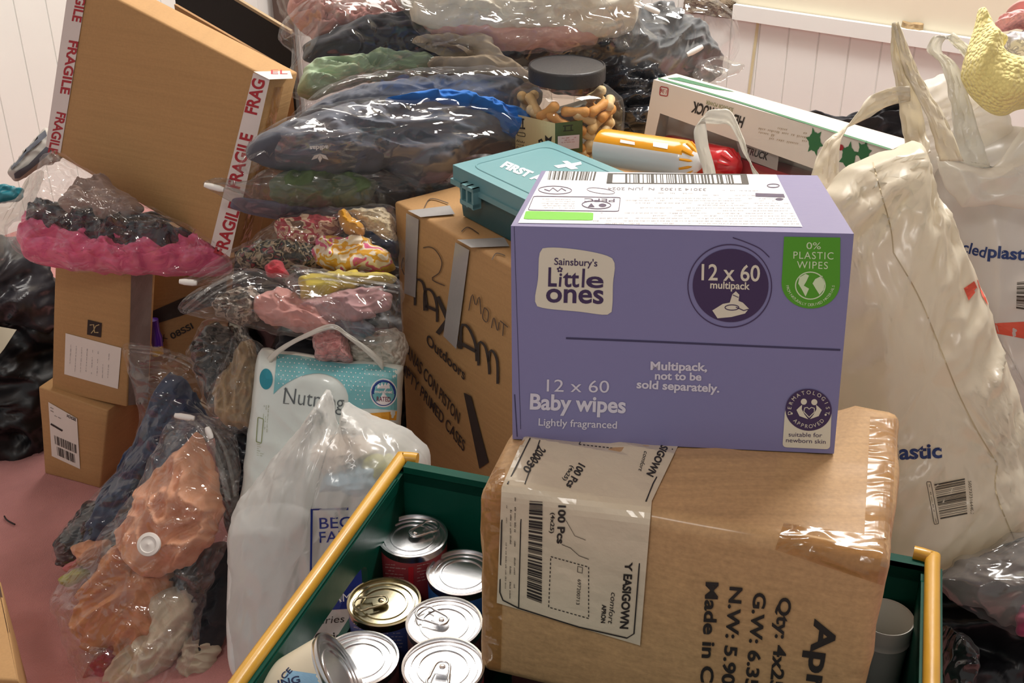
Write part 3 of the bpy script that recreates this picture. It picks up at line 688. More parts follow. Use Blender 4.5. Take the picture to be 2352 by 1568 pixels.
# ================================================================ crate and tins
E1 = N(.957, -.29, 0); E2 = N(.29, .957, 0); RZ = H-.737
BL = atz(915, 1062, RZ); BF = atz(550, 1568, RZ)
E2 = (BL-BF).normalized(); E1 = V((E2.y, -E2.x, 0)); W_, D_ = .568, .40
gp = mat('green_plastic', '0b4a3c', .42, vary=.15, vs=10, bump=.08, bs=50, spec=.08); yel = mat('yellow_bar', 'd9a437', .38, vary=.18, vs=14, bump=.1, coat=.2)
BR_ = BL + E1*W_
def crate(t, top, h, bars=True):
    o = BL - E2*D_; o = V((o.x, o.y, top-h))
    I = .012
    t.add('crate_base', hexa(boxc(o+E1*.02+E2*.012, E1*(W_-.04), E2*(D_-.024), V((0, 0, .012))), .002), gp)
    for nm, a, d in (('back_wall', o+E2*(D_-.012), E1*W_), ('front_wall', o, E1*W_)):
        v = hexa(boxc(a, d, E2*.008, V((0, 0, h-.006))), .002)
        lip = hexa(boxc(a+V((0, 0, h-.02))-E2*(.0 if nm == 'back_wall' else .012), d, E2*.020, V((0, 0, .014))), .005, segs=3)
        lip2 = hexa(boxc(a+V((0, 0, h-.006))+E1*.012-E2*.002, d*.30, E2*.012, V((0, 0, .008))), .003)
        t.add(nm, join(v, lip, lip2), gp)
    for s in (0, 1):
        a = o + E1*(W_-.010 if s else .003)
        def pan(u, zz, dd): return a + E2*u + V((0, 0, zz)) + E1*dd
        n = 48; outer = []; inner = []; uc, zc, ru, rz = D_*.5, h-.075, .085, .026
        for i in range(n):
            an = 2*math.pi*(i+.5)/n; c_, s_ = math.cos(an), math.sin(an); q = (abs(c_)**5+abs(s_)**5)**-.2; inner.append((uc+ru*c_*q, zc+rz*s_*q))
            k = min((D_/2)/max(1e-6, abs(c_)), (h/2)/max(1e-6, abs(s_)))
            outer.append((D_/2+c_*k, h/2-.003+s_*k*.98))
        vs, fs = [], []
        for dd in (0, .007):
            for q in outer: vs.append(pan(q[0], q[1], dd))
            for q in inner: vs.append(pan(q[0], q[1], dd))
        for i in range(n):
            j = (i+1) % n
            fs += [(i, j, n+j, n+i), (2*n+i, 3*n+i, 3*n+j, 2*n+j), (n+i, n+j, 3*n+j, 3*n+i), (i, 2*n+i, 2*n+j, j)]
        rim = hexa(boxc(a+V((0, 0, h-.022))+E1*(-.012 if not s else .0), E1*.020, E2*D_, V((0, 0, .014))), .004, segs=3)
        ribs = [hexa(boxc(a+E2*(.05+.075*k)+V((0, 0, h-.046))+E1*(.006 if not s else -.003), E1*.004, E2*.03, V((0, 0, .006))), .001) for k in range(5)]
        t.add('side_wall', join((vs, fs), rim), gp, False)
        if bars:
            p = (BL if not s else BR_)
            pts = [p+E2*.012+E1*(.018 if not s else -.018), p+E2*.008, p-E2*.01, p-E2*(D_*.5), p-E2*(D_-.01), p-E2*(D_-.0)+E1*(.018 if not s else -.018)]
            t.add('swing_bar', tube(crom(pts, 60, False), .0075, 14), yel, label='yellow swing bar')
t = Thing('plastic_crate', 'dark green plastic crate with yellow side bars, full of food tins', 'crate', BL+E1*.28-E2*.2+V((0, 0, -.235)))
crate(t, RZ+.004, .228)
FLZ = RZ-.228+.004+.012
t = Thing('support_crate', 'green plastic crate underneath the one holding the tins', 'crate', V(((BL+E1*.28-E2*.2).x, (BL+E1*.28-E2*.2).y, 0)))
crate(t, RZ-.228+.003, RZ-.228+.003, False)
steel = mat('tin_steel', 'e6e6e8', .27, vary=.05, vs=30, bump=.04, bs=50, metal=1); gold = mat('tin_gold', 'aba287', .24, vary=.05, bump=.04, metal=1)
def can_end(R, ringed, top, m_ring, inner=None):
    """profile of a tin end; returns prof"""
    p = [(R*1.0, top-.004), (R*1.02, top-.002), (R*1.02, top), (R*.965, top+.0004), (R*.945, top-.003), (R*.86, top-.0032), (R*.85, top-.002), (R*.80, top-.002), (R*.79, top-.0034), (R*.66, top-.0032), (R*.65, top-.002), (R*.60, top-.002), (R*.59, top-.0034), (0, top-.0032)]
    return p
def make_can(name, label, loc, lab_mat, top_m, h=.08, R=.0375, ring=None, tilt=None, group=None, deco=None):
    t = Thing(name, label, 'tin', loc, group)
    L0 = t.loc
    t.add('can_body', lathe([(R*.9, .0), (R*1.02, .001), (R*1.02, .003), (R*.985, .005), (R*.985, .008)], 40, L0), steel)
    t.add('paper_label', lathe([(R*.975, .006), (R*.99, .007), (R*.99, h-.007), (R*.975, h-.006)], 48, L0), lab_mat)
    t.add('can_end', lathe([(R*.985, h-.012)]+can_end(R, 1, h, None), 48, L0), top_m)
    if ring is not None:
        a = ring; c = L0+V((0, 0, h+.0015)); u = V((math.cos(a), math.sin(a), 0)); v = V((-u.y, u.x, 0))
        pts = [c+u*(.022+.0095*math.cos(x))+v*.0095*math.sin(x)*1.05 for x in [math.radians(k) for k in range(-120, 121, 16)]]
        pts += [c+u*(.010)+v*.008, c+u*.001+v*.0065, c-u*.003+v*.003, c-u*.003-v*.003, c+u*.001-v*.0065, c+u*.010-v*.008]
        tab = tube(crom(pts, 60), .0013, 8, True)
        plate = hexa(boxc(c-u*.002-v*.0055-V((0, 0, .0012)), u*.014, v*.011, V((0, 0, .0014))), .0005)
        riv = lathe([(.003, 0), (.003, .001), (.0015, .0016), (0, .0016)], 14, c+u*.003)
        rr = t.add('ring_pull', join(tab, plate, riv), top_m)
    if deco: deco(t, L0, h, R)
    if tilt: t.o.rotation_euler = tilt
    return t
lab_red = mat('label_red', '8e3238', .45, vary=.1, vs=60, bump=.05); lab_blue = mat('label_blue', '2a5894', .45, vary=.1, vs=60, bump=.05)
lab_mix = mat('label_navy', '37447a', .45, vary=.15, vs=60, bump=.05); lab_cream = mat('label_cream', 'd9cfb8', .38, vary=.03, bump=.05)
lab_dark = mat('label_dark', '5e3c3c', .45, vary=.2, vs=60, bump=.05)
HC = .08; LZ = FLZ
def ctop(px, py, z): p = atz(px, py, z); return V((p.x, p.y, z))
spots = [((948, 1228), .510, lab_red, steel, math.radians(35), 'tin with a red label and ring pull, at the back of the crate'),
         ((1062, 1312), .497, lab_blue, steel, None, 'plain-lidded tin with a blue label, half behind the apron carton'),
         ((882, 1380), .492, lab_mix, gold, math.radians(195), 'tin with a dull gold lid beside the crate wall'),
         ((1020, 1428), .506, lab_dark, steel, math.radians(150), 'silver ring-pull tin in the middle of the crate, right of the gold-lidded one'),
         ((1018, 1528), .531, lab_red, steel, math.radians(-100), 'silver ring-pull tin nearest the front, beside the apron carton'),
         ((826, 1510), .492, lab_dark, steel, None, 'silver tin without ring pull beside the tilted cream tin')]
def flag(t, L0, h, R):
    pass
for i, (px, zt, lm, tm, rg, lab) in enumerate(spots):
    p = ctop(px[0], px[1], zt); tn = make_can('food_tin', lab, p-V((0, 0, HC)), lm, tm, HC, .0375, rg, None, 'tins in the green crate')
    if i in (0, 2):
        q_ = p-V((0, 0, HC)); R0 = .0375; lv = lathe([(R0*.992, .007), (R0*.992, HC-.007)], 48, q_); lt = bvh((lv[0], lv[1][:-2]))
        d = Print(lt, .0005)
        if i == 0:
            d.quad((938, 1288), (950, 1288), (950, 1345), (938, 1345), 2, 4); d.build(tn, 'label_stripe', ink('stripe_red', 'b3202a')); d = Print(lt, .0005)
            d.scrib((885, 1296), (930, 1300), 3, 1, 6, (0, 7)); d.scrib((958, 1300), (1005, 1290), 3, 2, 6, (0, 7))
        else: d.scrib((812, 1432), (850, 1444), 3, 3, 3, (0, 8)); d.scrib((856, 1448), (930, 1446), 3, 4, 8, (0, 8))
        d.build(tn, 'small_print', ink('label_pale_print', 'd9c6bc'))
    make_can('food_tin', ['lower tin under the red-labelled one at the back', 'lower tin under the blue-labelled one', 'lower tin under the gold-lidded one', 'lower tin under the one in the middle of the crate', 'lower tin under the frontmost ring-pull one', 'lower tin under the one without ring pull'][i], V((p.x, p.y, LZ)), lab_dark, steel, zt-HC-LZ-.001, .036, None, None, 'tins in the green crate')
for k, (u, v) in enumerate(((.14, .30), (.40, .30), (.66, .30), (.88, .28), (.22, .72), (.55, .72))):
    p = AO+AX*u+AY*v; make_can('food_tin', ['tall tin hidden under the left front of the apron carton', 'tall tin hidden under the front middle of the apron carton', 'tall tin hidden under the front of the apron carton, third from its left', 'tall tin hidden under the right front of the apron carton', 'tall tin hidden under the left back of the apron carton', 'tall tin hidden under the right back of the apron carton'][k], V((p.x, p.y, LZ)), lab_dark, steel, AO.z-LZ-.002, .036, None, None, 'tins in the green crate')
# tilted cream and blue tin leaning at the front left
R = .0395; hh = .105
axis = N(.62, .12, .36); p_end = atz(786, 1545, RZ-.02)
base = p_end - axis*hh
base = V((base.x, base.y, base.z))
t = Thing('cooking_sauce_tin', 'cream and pale blue tin lying tilted against the yellow bar', 'tin', base, 'tins in the green crate')
t.add('can_body', lathe([(R*.97, .0), (R*1.02, .001), (R*1.02, .004), (R*.98, .006), (R*.98, hh-.006), (R*.985, hh-.005)]+can_end(R, 1, hh, None), 56, base, axis), steel)
lv = lathe([(R*.985, .006), (R*.992, .007), (R*.992, hh-.008), (R*.985, hh-.007)], 56, base, axis); pl = t.add('paper_label', lv, lab_cream)
lb_ = bvh(lv)
d = Print(lb_, .0004); d.quad((662, 1538), (758, 1552), (735, 1600), (640, 1580), 12, 10); x = d.build(t, 'blue_panel', ink('label_sky_blue', '8fbbdb'), under=pl)
d = Print(lb_, .0008); d.text('CE', (652, 1560), (672, 1540), h=13, bold=.02); d.text('ING', (640, 1577), (690, 1566), h=16, bold=.02); d.build(t, 'label_lettering', ink('navy_print', '1e2c55'), under=pl)
d = Print(lb_, .0008); d.line(rrect((791, 1520), (818, 1545), (813, 1552), (787, 1527), .1), 2, True); d.scrib((775, 1540), (800, 1562), 3, 3, 4, (-4, 6)); d.build(t, 'small_print', K, under=pl)
# white cup in the crate, right of the apron carton
p = V((.397, .892, .5))
t = Thing('white_plastic_tub', 'white ribbed plastic tub between the apron carton and the right yellow bar', 'tub', V((p.x-.022, p.y-.02, LZ)))
tubm = mat('tub_plastic', 'e6e2d8', .4, vary=.05, bump=.05)
q = V((p.x-.03, p.y-.02, LZ)); hh = .52-LZ
t.add('tub_wall', lathe([(.0, .002), (.021, 0), (.0255, hh-.026), (.027, hh-.024), (.0255, hh-.019), (.027, hh-.015), (.0258, hh-.010), (.0275, hh-.003), (.027, hh), (.0255, hh-.001), (.020, .006), (0, .006)], 44, q), tubm)

# ================================================================ first aid kit, jar, packets, toy box
A0, e1, e2, z = MB
tealp = mat('teal_plastic_lit', '6b999f', .38, vary=.06, vs=8, bump=.06, bs=80); teal2 = mat('teal_plastic_dark', '2a5358', .4, vary=.06, bump=.06)  # lid teal lightened to carry the glossy light from above
KA = atz(1040, 378, H-.580); KB = atz(1275, 329, H-.580); ke1 = e1; ke2 = e2
KO = V((KA.x, KA.y, z+.002)); L1, L2 = (KB-KA).dot(ke1)*1.0, .26
t = Thing('first_aid_kit', 'teal green plastic first aid kit lying on the outdoor goods carton', 'first aid kit', KO)
body = hexa([KO+ke1*(.006+(L1-.012)*(i & 1))+ke2*(.006+(L2-.012)*(i >> 1 & 1)) + (ke1*(.002 if not i & 1 else -.002)+ke2*(.002 if not i >> 1 & 1 else -.002))*(0 if i >> 2 else 2) + V((0, 0, .05*(i >> 2 & 1))) for i in (0, 1, 2, 3, 4, 5, 6, 7)], .006, segs=3)
t.add('kit_base', body, teal2)
lidv = hexa(boxc(KO+V((0, 0, .054)), ke1*L1, ke2*L2, V((0, 0, .025))), .006, segs=3)
rimv = hexa(boxc(KO+V((0, 0, .050))-ke1*.003-ke2*.003, ke1*(L1+.006), ke2*(L2+.006), V((0, 0, .008))), .002)
t.add('kit_lid', join(lidv, rimv), tealp)
rl = rrect((.018, .02), (.018, L2-.02), (L1-.018, L2-.02), (L1-.018, .02), .12)
rid = tube([KO+ke1*a+ke2*b+V((0, 0, .079)) for a, b in rl], .0012, 6, True); t.add('lid_ridge', rid, tealp)
for k in (.075, .185):
    la = KO + ke2*0 + ke1*k*L1/.19*1.0
    bits = [hexa(boxc(la-ke2*.010-ke1*.014+V((0, 0, .040)), ke1*.028, ke2*.012, V((0, 0, .006))), .001)]
    for q in (-.013, -.002, .009): bits.append(hexa(boxc(la-ke2*.012+ke1*q+V((0, 0, .034)), ke1*.004, ke2*.014, V((0, 0, .030))), .001))
    bits.append(hexa(boxc(la-ke2*.012-ke1*.014+V((0, 0, .060)), ke1*.028, ke2*.014, V((0, 0, .006))), .001))
    if k < .1: t.add('latch', join(*bits), teal2, False)
# latches sit on the end that faces the white carrier bag
for k in (.035, ):
    la = KO + ke2*k - ke1*.0
    bits = []
    for q in (0, .014, .028): bits.append(hexa(boxc(la-ke1*.012+ke2*q+V((0, 0, .032)), ke2*.004, ke1*.014, V((0, 0, .032))), .001))
    bits.append(hexa(boxc(la-ke1*.013+V((0, 0, .034)), ke2*.032, ke1*.013, V((0, 0, .006))), .001)); bits.append(hexa(boxc(la-ke1*.012+V((0, 0, .058)), ke2*.032, ke1*.014, V((0, 0, .006))), .001))
    t.add('latch', join(*bits), tealp, False)
KT = ('plane', KO+V((0, 0, .079)), V((0, 0, 1))); wp = ink('kit_white', 'e9eef0')
d = Print(KT, .0006); d.text('FIRST AID', (1149, 383), (1262, 428), up=(15, -12), bold=.05); d.build(t, 'lid_lettering', wp)
d = Print(KT, .0006)
d.poly([(1272, 381), (1300, 377), (1291, 371), (1303, 370), (1313, 376), (1334, 372), (1336, 378), (1320, 382), (1328, 388), (1312, 390), (1300, 384), (1282, 387)]); d.build(t, 'white_cross', wp)
# price ticket propped behind the kit lid
a = hit(1283, 311, KO+ke1*(L1+.006), -ke1); 
# jar
jc = V((.0868, 1.815, z)); R = .079
glass = film('jar_plastic', .02, 'fbf8f0', 8, .1, .05, .03, (1, 1, 1)); blackp = mat('black_plastic_lid', '2c2a2b', .45, vary=.05, bump=.15, bs=200)
t = Thing('dog_treat_jar', 'clear squarish plastic jar with a black screw lid, full of rounded dog treats', 'jar', jc)
prof = [(.0, .001), (R*.9, 0), (R, .008), (R, .105), (R*.97, .122), (R*.82, .135), (R*.74, .139), (R*.74, .155)]
sq = [4.5]*4+[4, 3, 2, 2]
MR = Matrix.Rotation(math.radians(28), 3, 'Z')
jv = lathe(prof, 72, V((0, 0, 0)), None, sq); jv = ([MR @ v + jc for v in jv[0]], jv[1])
t.add('jar_body', (jv[0], jv[1][:-1]), glass)
lr = R*.775
knurl = lathe([(lr*.97, .148), (lr, .149), (lr, .168), (lr*.985, .1715), (lr*.95, .1725), (lr*.94, .1708), (0, .1708)], 72, jc); t.add('screw_lid', knurl, blackp)
jb = bvh(jv)
d = Print(jb, .0008); d.quad((1184, 262), (1275, 283), (1275, 350), (1184, 350), 14, 6); pl = d.build(t, 'cream_label', ink('label_beige', 'cdbb8e'))
d = Print(jb, .0008); d.quad((1275, 283), (1338, 276), (1338, 350), (1275, 350), 10, 6); pg = d.build(t, 'green_label', ink('label_olive', '4e5a34'))
d = Print(jb, .0014)
for y0 in (275, ): d.quad((1188, 271), (1204, 272), (1204, 276), (1188, 275)); d.quad((1188, 292), (1206, 293), (1206, 297), (1188, 296)); d.quad((1190, 274), (1193, 274), (1193, 293), (1190, 293)); d.quad((1199, 274), (1202, 274), (1202, 293), (1199, 293))
d.line(rrect((1188, 303), (1206, 306), (1206, 314), (1188, 311), .2), 1.5, True)
d.poly([(1236, 322), (1244, 318), (1250, 330), (1244, 340), (1238, 334)]); d.poly([(1252, 310), (1260, 318), (1268, 312), (1266, 324), (1258, 330), (1252, 322)]); d.scrib((1186, 325), (1235, 336), 6, 5, 3, (0, 7))
d.build(t, 'label_drawing', K, under=pl)
d = Print(jb, .0014); d.line([(1293, 290), (1316, 287)], 2); d.line([(1294, 301), (1317, 299)], 2); d.line([(1298, 291), (1298, 300)], 2); d.line([(1312, 289), (1312, 299)], 2); d.build(t, 'label_drawing', K, under=pg)
d = Print(jb, .002); d.quad((1281, 313), (1331, 309), (1330, 340), (1281, 345), 4, 3); tk = d.build(t, 'price_ticket', ink('ticket_pink', 'd9c4c4'))
d = Print(jb, .0026); d.scrib((1290, 318), (1322, 316), 2.4, 6, 3, (0, 5)); d.build(t, 'ticket_print', red, under=tk)
rnd = random.Random(5); treatm = [mat('treat_tan', 'd9b680', .6, vary=.12, vs=40, bump=.3, bs=120), mat('treat_pale', 'e2cba2', .6, vary=.12, vs=40, bump=.3, bs=120), mat('treat_orange', 'dba05a', .6, vary=.12, vs=40, bump=.3, bs=120)]
tv = lathe([(0, -.023), (.006, -.0215), (.0085, -.017), (.0078, -.010), (.0066, 0), (.0078, .010), (.0085, .017), (.006, .0215), (0, .023)], 12)
tme = []
for m in treatm:
    o_ = mesh_ob('dog_treat', tv, m); tme.append(o_.data); bpy.data.objects.remove(o_)
k = 0
for lay in range(9):
    for a in range(10):
        th = 2*math.pi*(a+.5*(lay % 2))/10 + rnd.uniform(-.1, .1); rr = R*.76; ct, st = math.cos(th), math.sin(th); q = (abs(ct)**4+abs(st)**4)**-.25
        zz = .014+lay*.0125
        pos = jc + MR @ V((ct*rr*q*.98, st*rr*q*.98, zz))
        if pos.y > jc.y+.035: continue
        o_ = bpy.data.objects.new('dog_treat', tme[rnd.randrange(3)]); COL.objects.link(o_); o_.location = pos
        tang = math.atan2(st, ct)+math.radians(28)+math.pi/2
        o_.rotation_euler = (0, math.pi/2+rnd.uniform(-.7, .7), tang+rnd.uniform(-.15, .15)); o_.scale = (1, 1, 1)
        tag(o_, 'tan rounded dog treat inside the clear jar', 'dog treat', 'dog treats in the jar'); k += 1
# biscuit packets
def packet(name, label, a, b, r, m1, m2, split, seed):
    ax = (b-a); ln_ = ax.length; ax.normalize(); t = Thing(name, label, 'packet', (a+b)/2-V((0, 0, r)))
    prof = [(0, 0), (r*.7, .001), (r*.97, .004), (r, .010)] + [(r*(1+.012*noise.noise(V((i*.7, seed, 0)))), .01+(ln_-.03)*i/16) for i in range(1, 17)] + [(r*.9, ln_-.014), (r*.62, ln_-.004), (r*.4, ln_+.004), (0, ln_+.005)]
    n = 44; v, f = lathe(prof, n, a, ax)
    c = a
    def isup(p):
        q = p-a; q = q-ax*q.dot(ax); return q.dot(split) > r*.5
    cen = [sum((v[i] for i in x), V())/len(x) for x in f]
    t.add('wrapper', (v, f, [1 if isup(q) else 0 for q in cen]), [m1, m2]); 
    fn = []
    for i in range(12):
        an = 2*math.pi*i/12; u = ax.orthogonal().normalized(); w_ = ax.cross(u); dd = u*math.cos(an)+w_*math.sin(an); fn.append(tube([b-ax*.016+dd*r*.93, b-ax*.006+dd*r*.66, b+ax*.003+dd*r*.3], [.002, .0024, .001], 6))
    t.add('gathered_end', join(*fn), m2); return t, (v, f)
whitew = mat('white_wrapper', 'dcdcdc', .25, vary=.04, bump=.2, bs=30, coat=.4); orangew = mat('orange_wrapper', 'e09a1c', .22, vary=.06, bump=.2, bs=30, coat=.5); redw = mat('red_wrapper', 'c8202a', .2, vary=.08, bump=.25, bs=30, coat=.5)
pa = aty(1378, 338, 1.70); pb = aty(1602, 372, 1.60)
tt, vf = packet('biscuit_packet', 'orange and white roll of biscuits beside the dog treat jar', pa, pb, .029, whitew, orangew, N(0, .0, 1), 2)
d = Print(bvh(vf), .0006); d.quad((1425, 320), (1458, 326), (1458, 333), (1424, 327), 3, 1); d.quad((1500, 325), (1535, 330), (1533, 342), (1500, 336), 3, 1); d.build(tt, 'wrapper_print', white)
pa2 = aty(1530, 346, 1.78); pb2 = aty(1690, 384, 1.66)
packet('biscuit_packet', 'red wrapped roll of biscuits behind the orange and white one', pa2, pb2, .027, redw, redw, N(0, -.3, 1), 4)
# toy truck box
o = V((.2036, 1.7813, .6410)); M = Matrix.Rotation(math.radians(-37.73), 3, 'Z') @ Matrix.Rotation(math.radians(-4.78), 3, 'X') @ Matrix.Rotation(math.radians(4.38), 3, 'Y')
ex = M @ V((.3925, 0, 0)); ey = M @ V((0, .0691, 0)); ez = M @ V((0, 0, .1556))
toyw = mat('toy_box_card', 'ece2d6', .4, vary=.03, bump=.03); gdark = ink('toy_box_green', '2f6a48')
t = Thing('toy_truck_box', 'white toy truck box with a clear window, lying upside down behind the biscuits', 'toy box', o)
FP2 = frame(o, ex, ez)
def fr(u, v, dd=0): return o+ex*u+ez*v+ey*dd
# front frame with window opening
win = [(.035, .0), (.035, .70), (.05, .74), (.88, .66), (.88, .0)]
vs = [fr(0, 0), fr(0, 1), fr(1, 1), fr(1, 0)] + [fr(u, v) for u, v in ((.04, .03), (.055, .69), (.86, .60), (.86, .03))]
fs = [(0, 4, 5, 1), (1, 5, 6, 2), (2, 6, 7, 3), (3, 7, 4, 0)]
t.add('front_panel', (vs, fs), toyw, False, solid=.0012)
bk = hexa(boxc(o+ey*.97, ex, ey*.03, ez), .0005); tpv = hexa(boxc(o+ez*.992, ex, ey, ez*.008), .0004); bt = hexa(boxc(o, ex, ey, ez*.008), .0004); s1 = hexa(boxc(o, ex*.004, ey, ez), .0003); s2 = hexa(boxc(o+ex*.996, ex*.004, ey, ez), .0003)
t.add('box_shell', join(bk, tpv, bt, s1, s2), toyw, False)
t.add('window', ([fr(u, v, .03) for u, v in ((.03, .02), (.03, .71), (.9, .62), (.9, .02))], [(0, 1, 2, 3)]), film('toy_window', .05, 'ffffff', 14, .3, .08, .06), False)
TT = ('plane', o+ez, ez.normalized()); d = Print(TT, .0006); d.poly([(1532, 180), (1560, 178), (1690, 212), (1640, 205)]); d.build(t, 'top_green_band', gdark)
d = Print(('plane', o+ez, ez.normalized()), .0008); d.line([(1512, 181), (1700, 236), (1905, 300), (2045, 344)], 4); d.build(t, 'green_edge_line', gdark)
d = Print(FP2, .0016); d.text('HEAVY TRUCK', (1712, 270), (1594, 233), h=25, bold=.03); d.build(t, 'box_lettering', K)
d = Print(FP2, .0016); d.text('SUPERIOR POWER', (1686, 248), (1624, 230), h=9); d.build(t, 'box_lettering', ink('olive_print', '7d8a4a'))
d = Print(FP2, .0016); d.line(rrect((1518, 198), (1536, 202), (1534, 221), (1516, 218), .2), 2, True); d.text('1:36', (1533, 206), (1519, 203), h=10); d.build(t, 'scale_badge', red)
d = Print(FP2, .0016); d.scrib((1855, 305), (1750, 285), 7, 4, 4, (0, 9)); d.build(t, 'gold_script', ink('gold_print', 'b7a58c'))
leaf = ink('holly_green', '2f7040')
for cxx, cyy, s_, rt in ((1872, 325, 1, .3), (1950, 360, 1.1, -.3), (1985, 350, .9, .9)):
    d = Print(FP2, .0016); pts = []
    for k in range(24):
        a = 2*math.pi*k/24; rr = (34 if k % 4 == 0 else 22)*s_; pts.append((cxx+rr*.62*math.cos(a+rt), cyy+rr*math.sin(a+rt)))
    d.poly(pts); d.build(t, 'holly_print', leaf)
d = Print(FP2, .002); d.ell((1932, 338), (7, 0), n=14); d.ell((1898, 352), (5, 0), n=12); d.build(t, 'berry_print', red)
# toy truck seen through the window
TK = Thing('toy_truck', 'small red and orange toy truck behind the window of the toy box', 'toy', o+ey*.5)
tr = mat('toy_red', 'b0303a', .35, coat=.3); to = mat('toy_orange', 'b4742c', .35, coat=.3); tg = mat('toy_grey', '8c8a88', .4)
def ib(u0, u1, v0, v1, w0, w1, bev=.004): return hexa(boxc(o+ex*u0+ez*v0+ey*w0, ex*(u1-u0), ey*(w1-w0), ez*(v1-v0)), bev)
TK.add('chassis', ib(.36, .9, .06, .14, .25, .8), tg); TK.add('cab', ib(.72, .88, .14, .5, .22, .82, .008), to); TK.add('truck_bed', ib(.38, .70, .14, .46, .2, .84, .006), tr)
for u in (.42, .56, .80):
    TK.add('wheel', lathe([(0, 0), (.011, 0), (.013, .003), (.013, .008), (.011, .011), (0, .011)], 24, o+ex*u+ez*.1+ey*.18, ey.normalized()), blackp)
d = Print(frame(o+ey*.16, ex, ez), 0); d.quad((1690, 318), (1790, 348), (1785, 392), (1700, 360)); cardp = TK.add('backing_card', (d.vs, d.fs), ink('card_grey', 'b0a7a2'), False)
d = Print(frame(o+ey*.15, ex, ez), 0); d.text('TRUCK', (1712, 352), (1762, 368), h=16, bold=.03); TK.add('card_lettering', (d.vs, d.fs), K, False, under=cardp)
# ================================================================ soft goods
clear = film('film_clear', .035); clear2 = film('film_clear_fine', .04, 'fbfbfb', 22, .6, .07, .07); hazy = film('film_hazy', .12, 'f4f4f2', 18, .8, .08, .14); zipf = film('film_zip', .10, 'f6f6f6', 24, .7, .09, .08); tightf = film('film_tight', .03, 'ffffff', 14, .5, .08, .06, (1, 1, 2.4))
sack = mat('black_sack', '17171a', .24, vary=.1, bump=.9, bs=16, bd=.02, dist=.6, btyp='RIDGED_MULTIFRACTAL', spec=.6)
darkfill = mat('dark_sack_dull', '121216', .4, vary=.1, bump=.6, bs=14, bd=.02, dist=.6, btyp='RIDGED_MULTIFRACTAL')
milk = poly_bag('carrier_white', 'f0eee6'); milk2 = poly_bag('carrier_cream', 'eee6d2', .05, .4, 16, .9, .3); milk3 = poly_bag('carrier_grey', 'dcdad4', .14, .35, 12, .5)
slid = ink('slider_white', 'eceae6', .4)
C = dict(charcoal=cloth('cloth_charcoal', '666a75'), navy=cloth('cloth_navy', '35415f'), black=cloth('cloth_black', '2c2c31'), pink=cloth('cloth_rose', 'd9838a'), dust=cloth('cloth_dusty_pink', 'd39a92'), ivory=cloth('cloth_ivory', 'efe8d6'), mint=cloth('cloth_mint', 'a9bf9e'), beige=cloth('cloth_beige', 'b9a890'), blue=cloth('cloth_blue', '2f6fc0'), olive=cloth('cloth_olive', '5f7050'), lilac=cloth('cloth_lilac', '6f7088'), hot=cloth('cloth_hot_pink', 'ea6690', .5), taupe=cloth('cloth_taupe', 'a08a80'), salmon=cloth('cloth_salmon', 'e6a884', .5), cream=cloth('cloth_cream', 'cdbfa8'), brown=cloth('cloth_brown', '6e5138'), crimson=cloth('cloth_crimson', 'a01a38', .6), mustard=cloth('cloth_mustard', 'cf9428'), yellow=cloth('cloth_yellow', 'cdb94c'), sand=cloth('cloth_sand', 'a98f6c'), jogger=cloth('cloth_jogger', '4a4e58'))
shell = mat('down_shell', '2b2f36', .22, vary=.15, bump=.9, bs=20, bd=.02, dist=.7, btyp='RIDGED_MULTIFRACTAL', spec=.7)
SEED = [10]
def soft(name, label, cat, out, y, m, tf=.03, tb=.02, amp=.006, fr=16, ang=0, st=2.2, n=FRONT, group=None, jag=.008, **k):
    SEED[0] += 1; k.setdefault('pw', 2.2); k.setdefault('pe', .6)
    if m.name.startswith('cloth') or m.name.startswith('floral'): tf *= .8
    return solo(name, pillow(out, y, n, tf, tb, amp*1.6, fr, ang, st, SEED[0], jag=jag, **k), m, label, cat, group)
def bag(name, label, cat, out, y, m=None, tf=.05, tb=.03, amp=.006, fr=12, ang=0, st=2, n=FRONT, slider=None, zips=None, skin='film_skin', group=None, jag=.007, extra=None, **k):
    SEED[0] += 1
    vf = pillow(out, y, n, tf, tb, amp, fr, ang, st, SEED[0], jag=jag, **k)
    t = Thing(name, label, cat, base_of(vf[0]), group); t.add(skin, vf, m or clear); b = bvh(vf); t.bvh = b
    if zips:
        for z in zips:
            d = Print(b, .004); pts = [tuple(p) for p in crom(z[0], 30, False)]; d.line(pts, z[1]); t.add('zip_strip', (d.vs, d.fs), hazy, True, solid=.0015)
    if slider:
        for (x, yy, a, ln_) in slider:
            d = Print(b, .006); p = d.P(x, yy); u = RT*math.cos(a)-UP*math.sin(a)
            t.add('zip_slider', lathe([(0, -ln_), (.0035, -ln_+.001), (.0048, -ln_*.4), (.0048, ln_*.5), (.0035, ln_-.001), (0, ln_)], 14, p, u), slid)
    return t
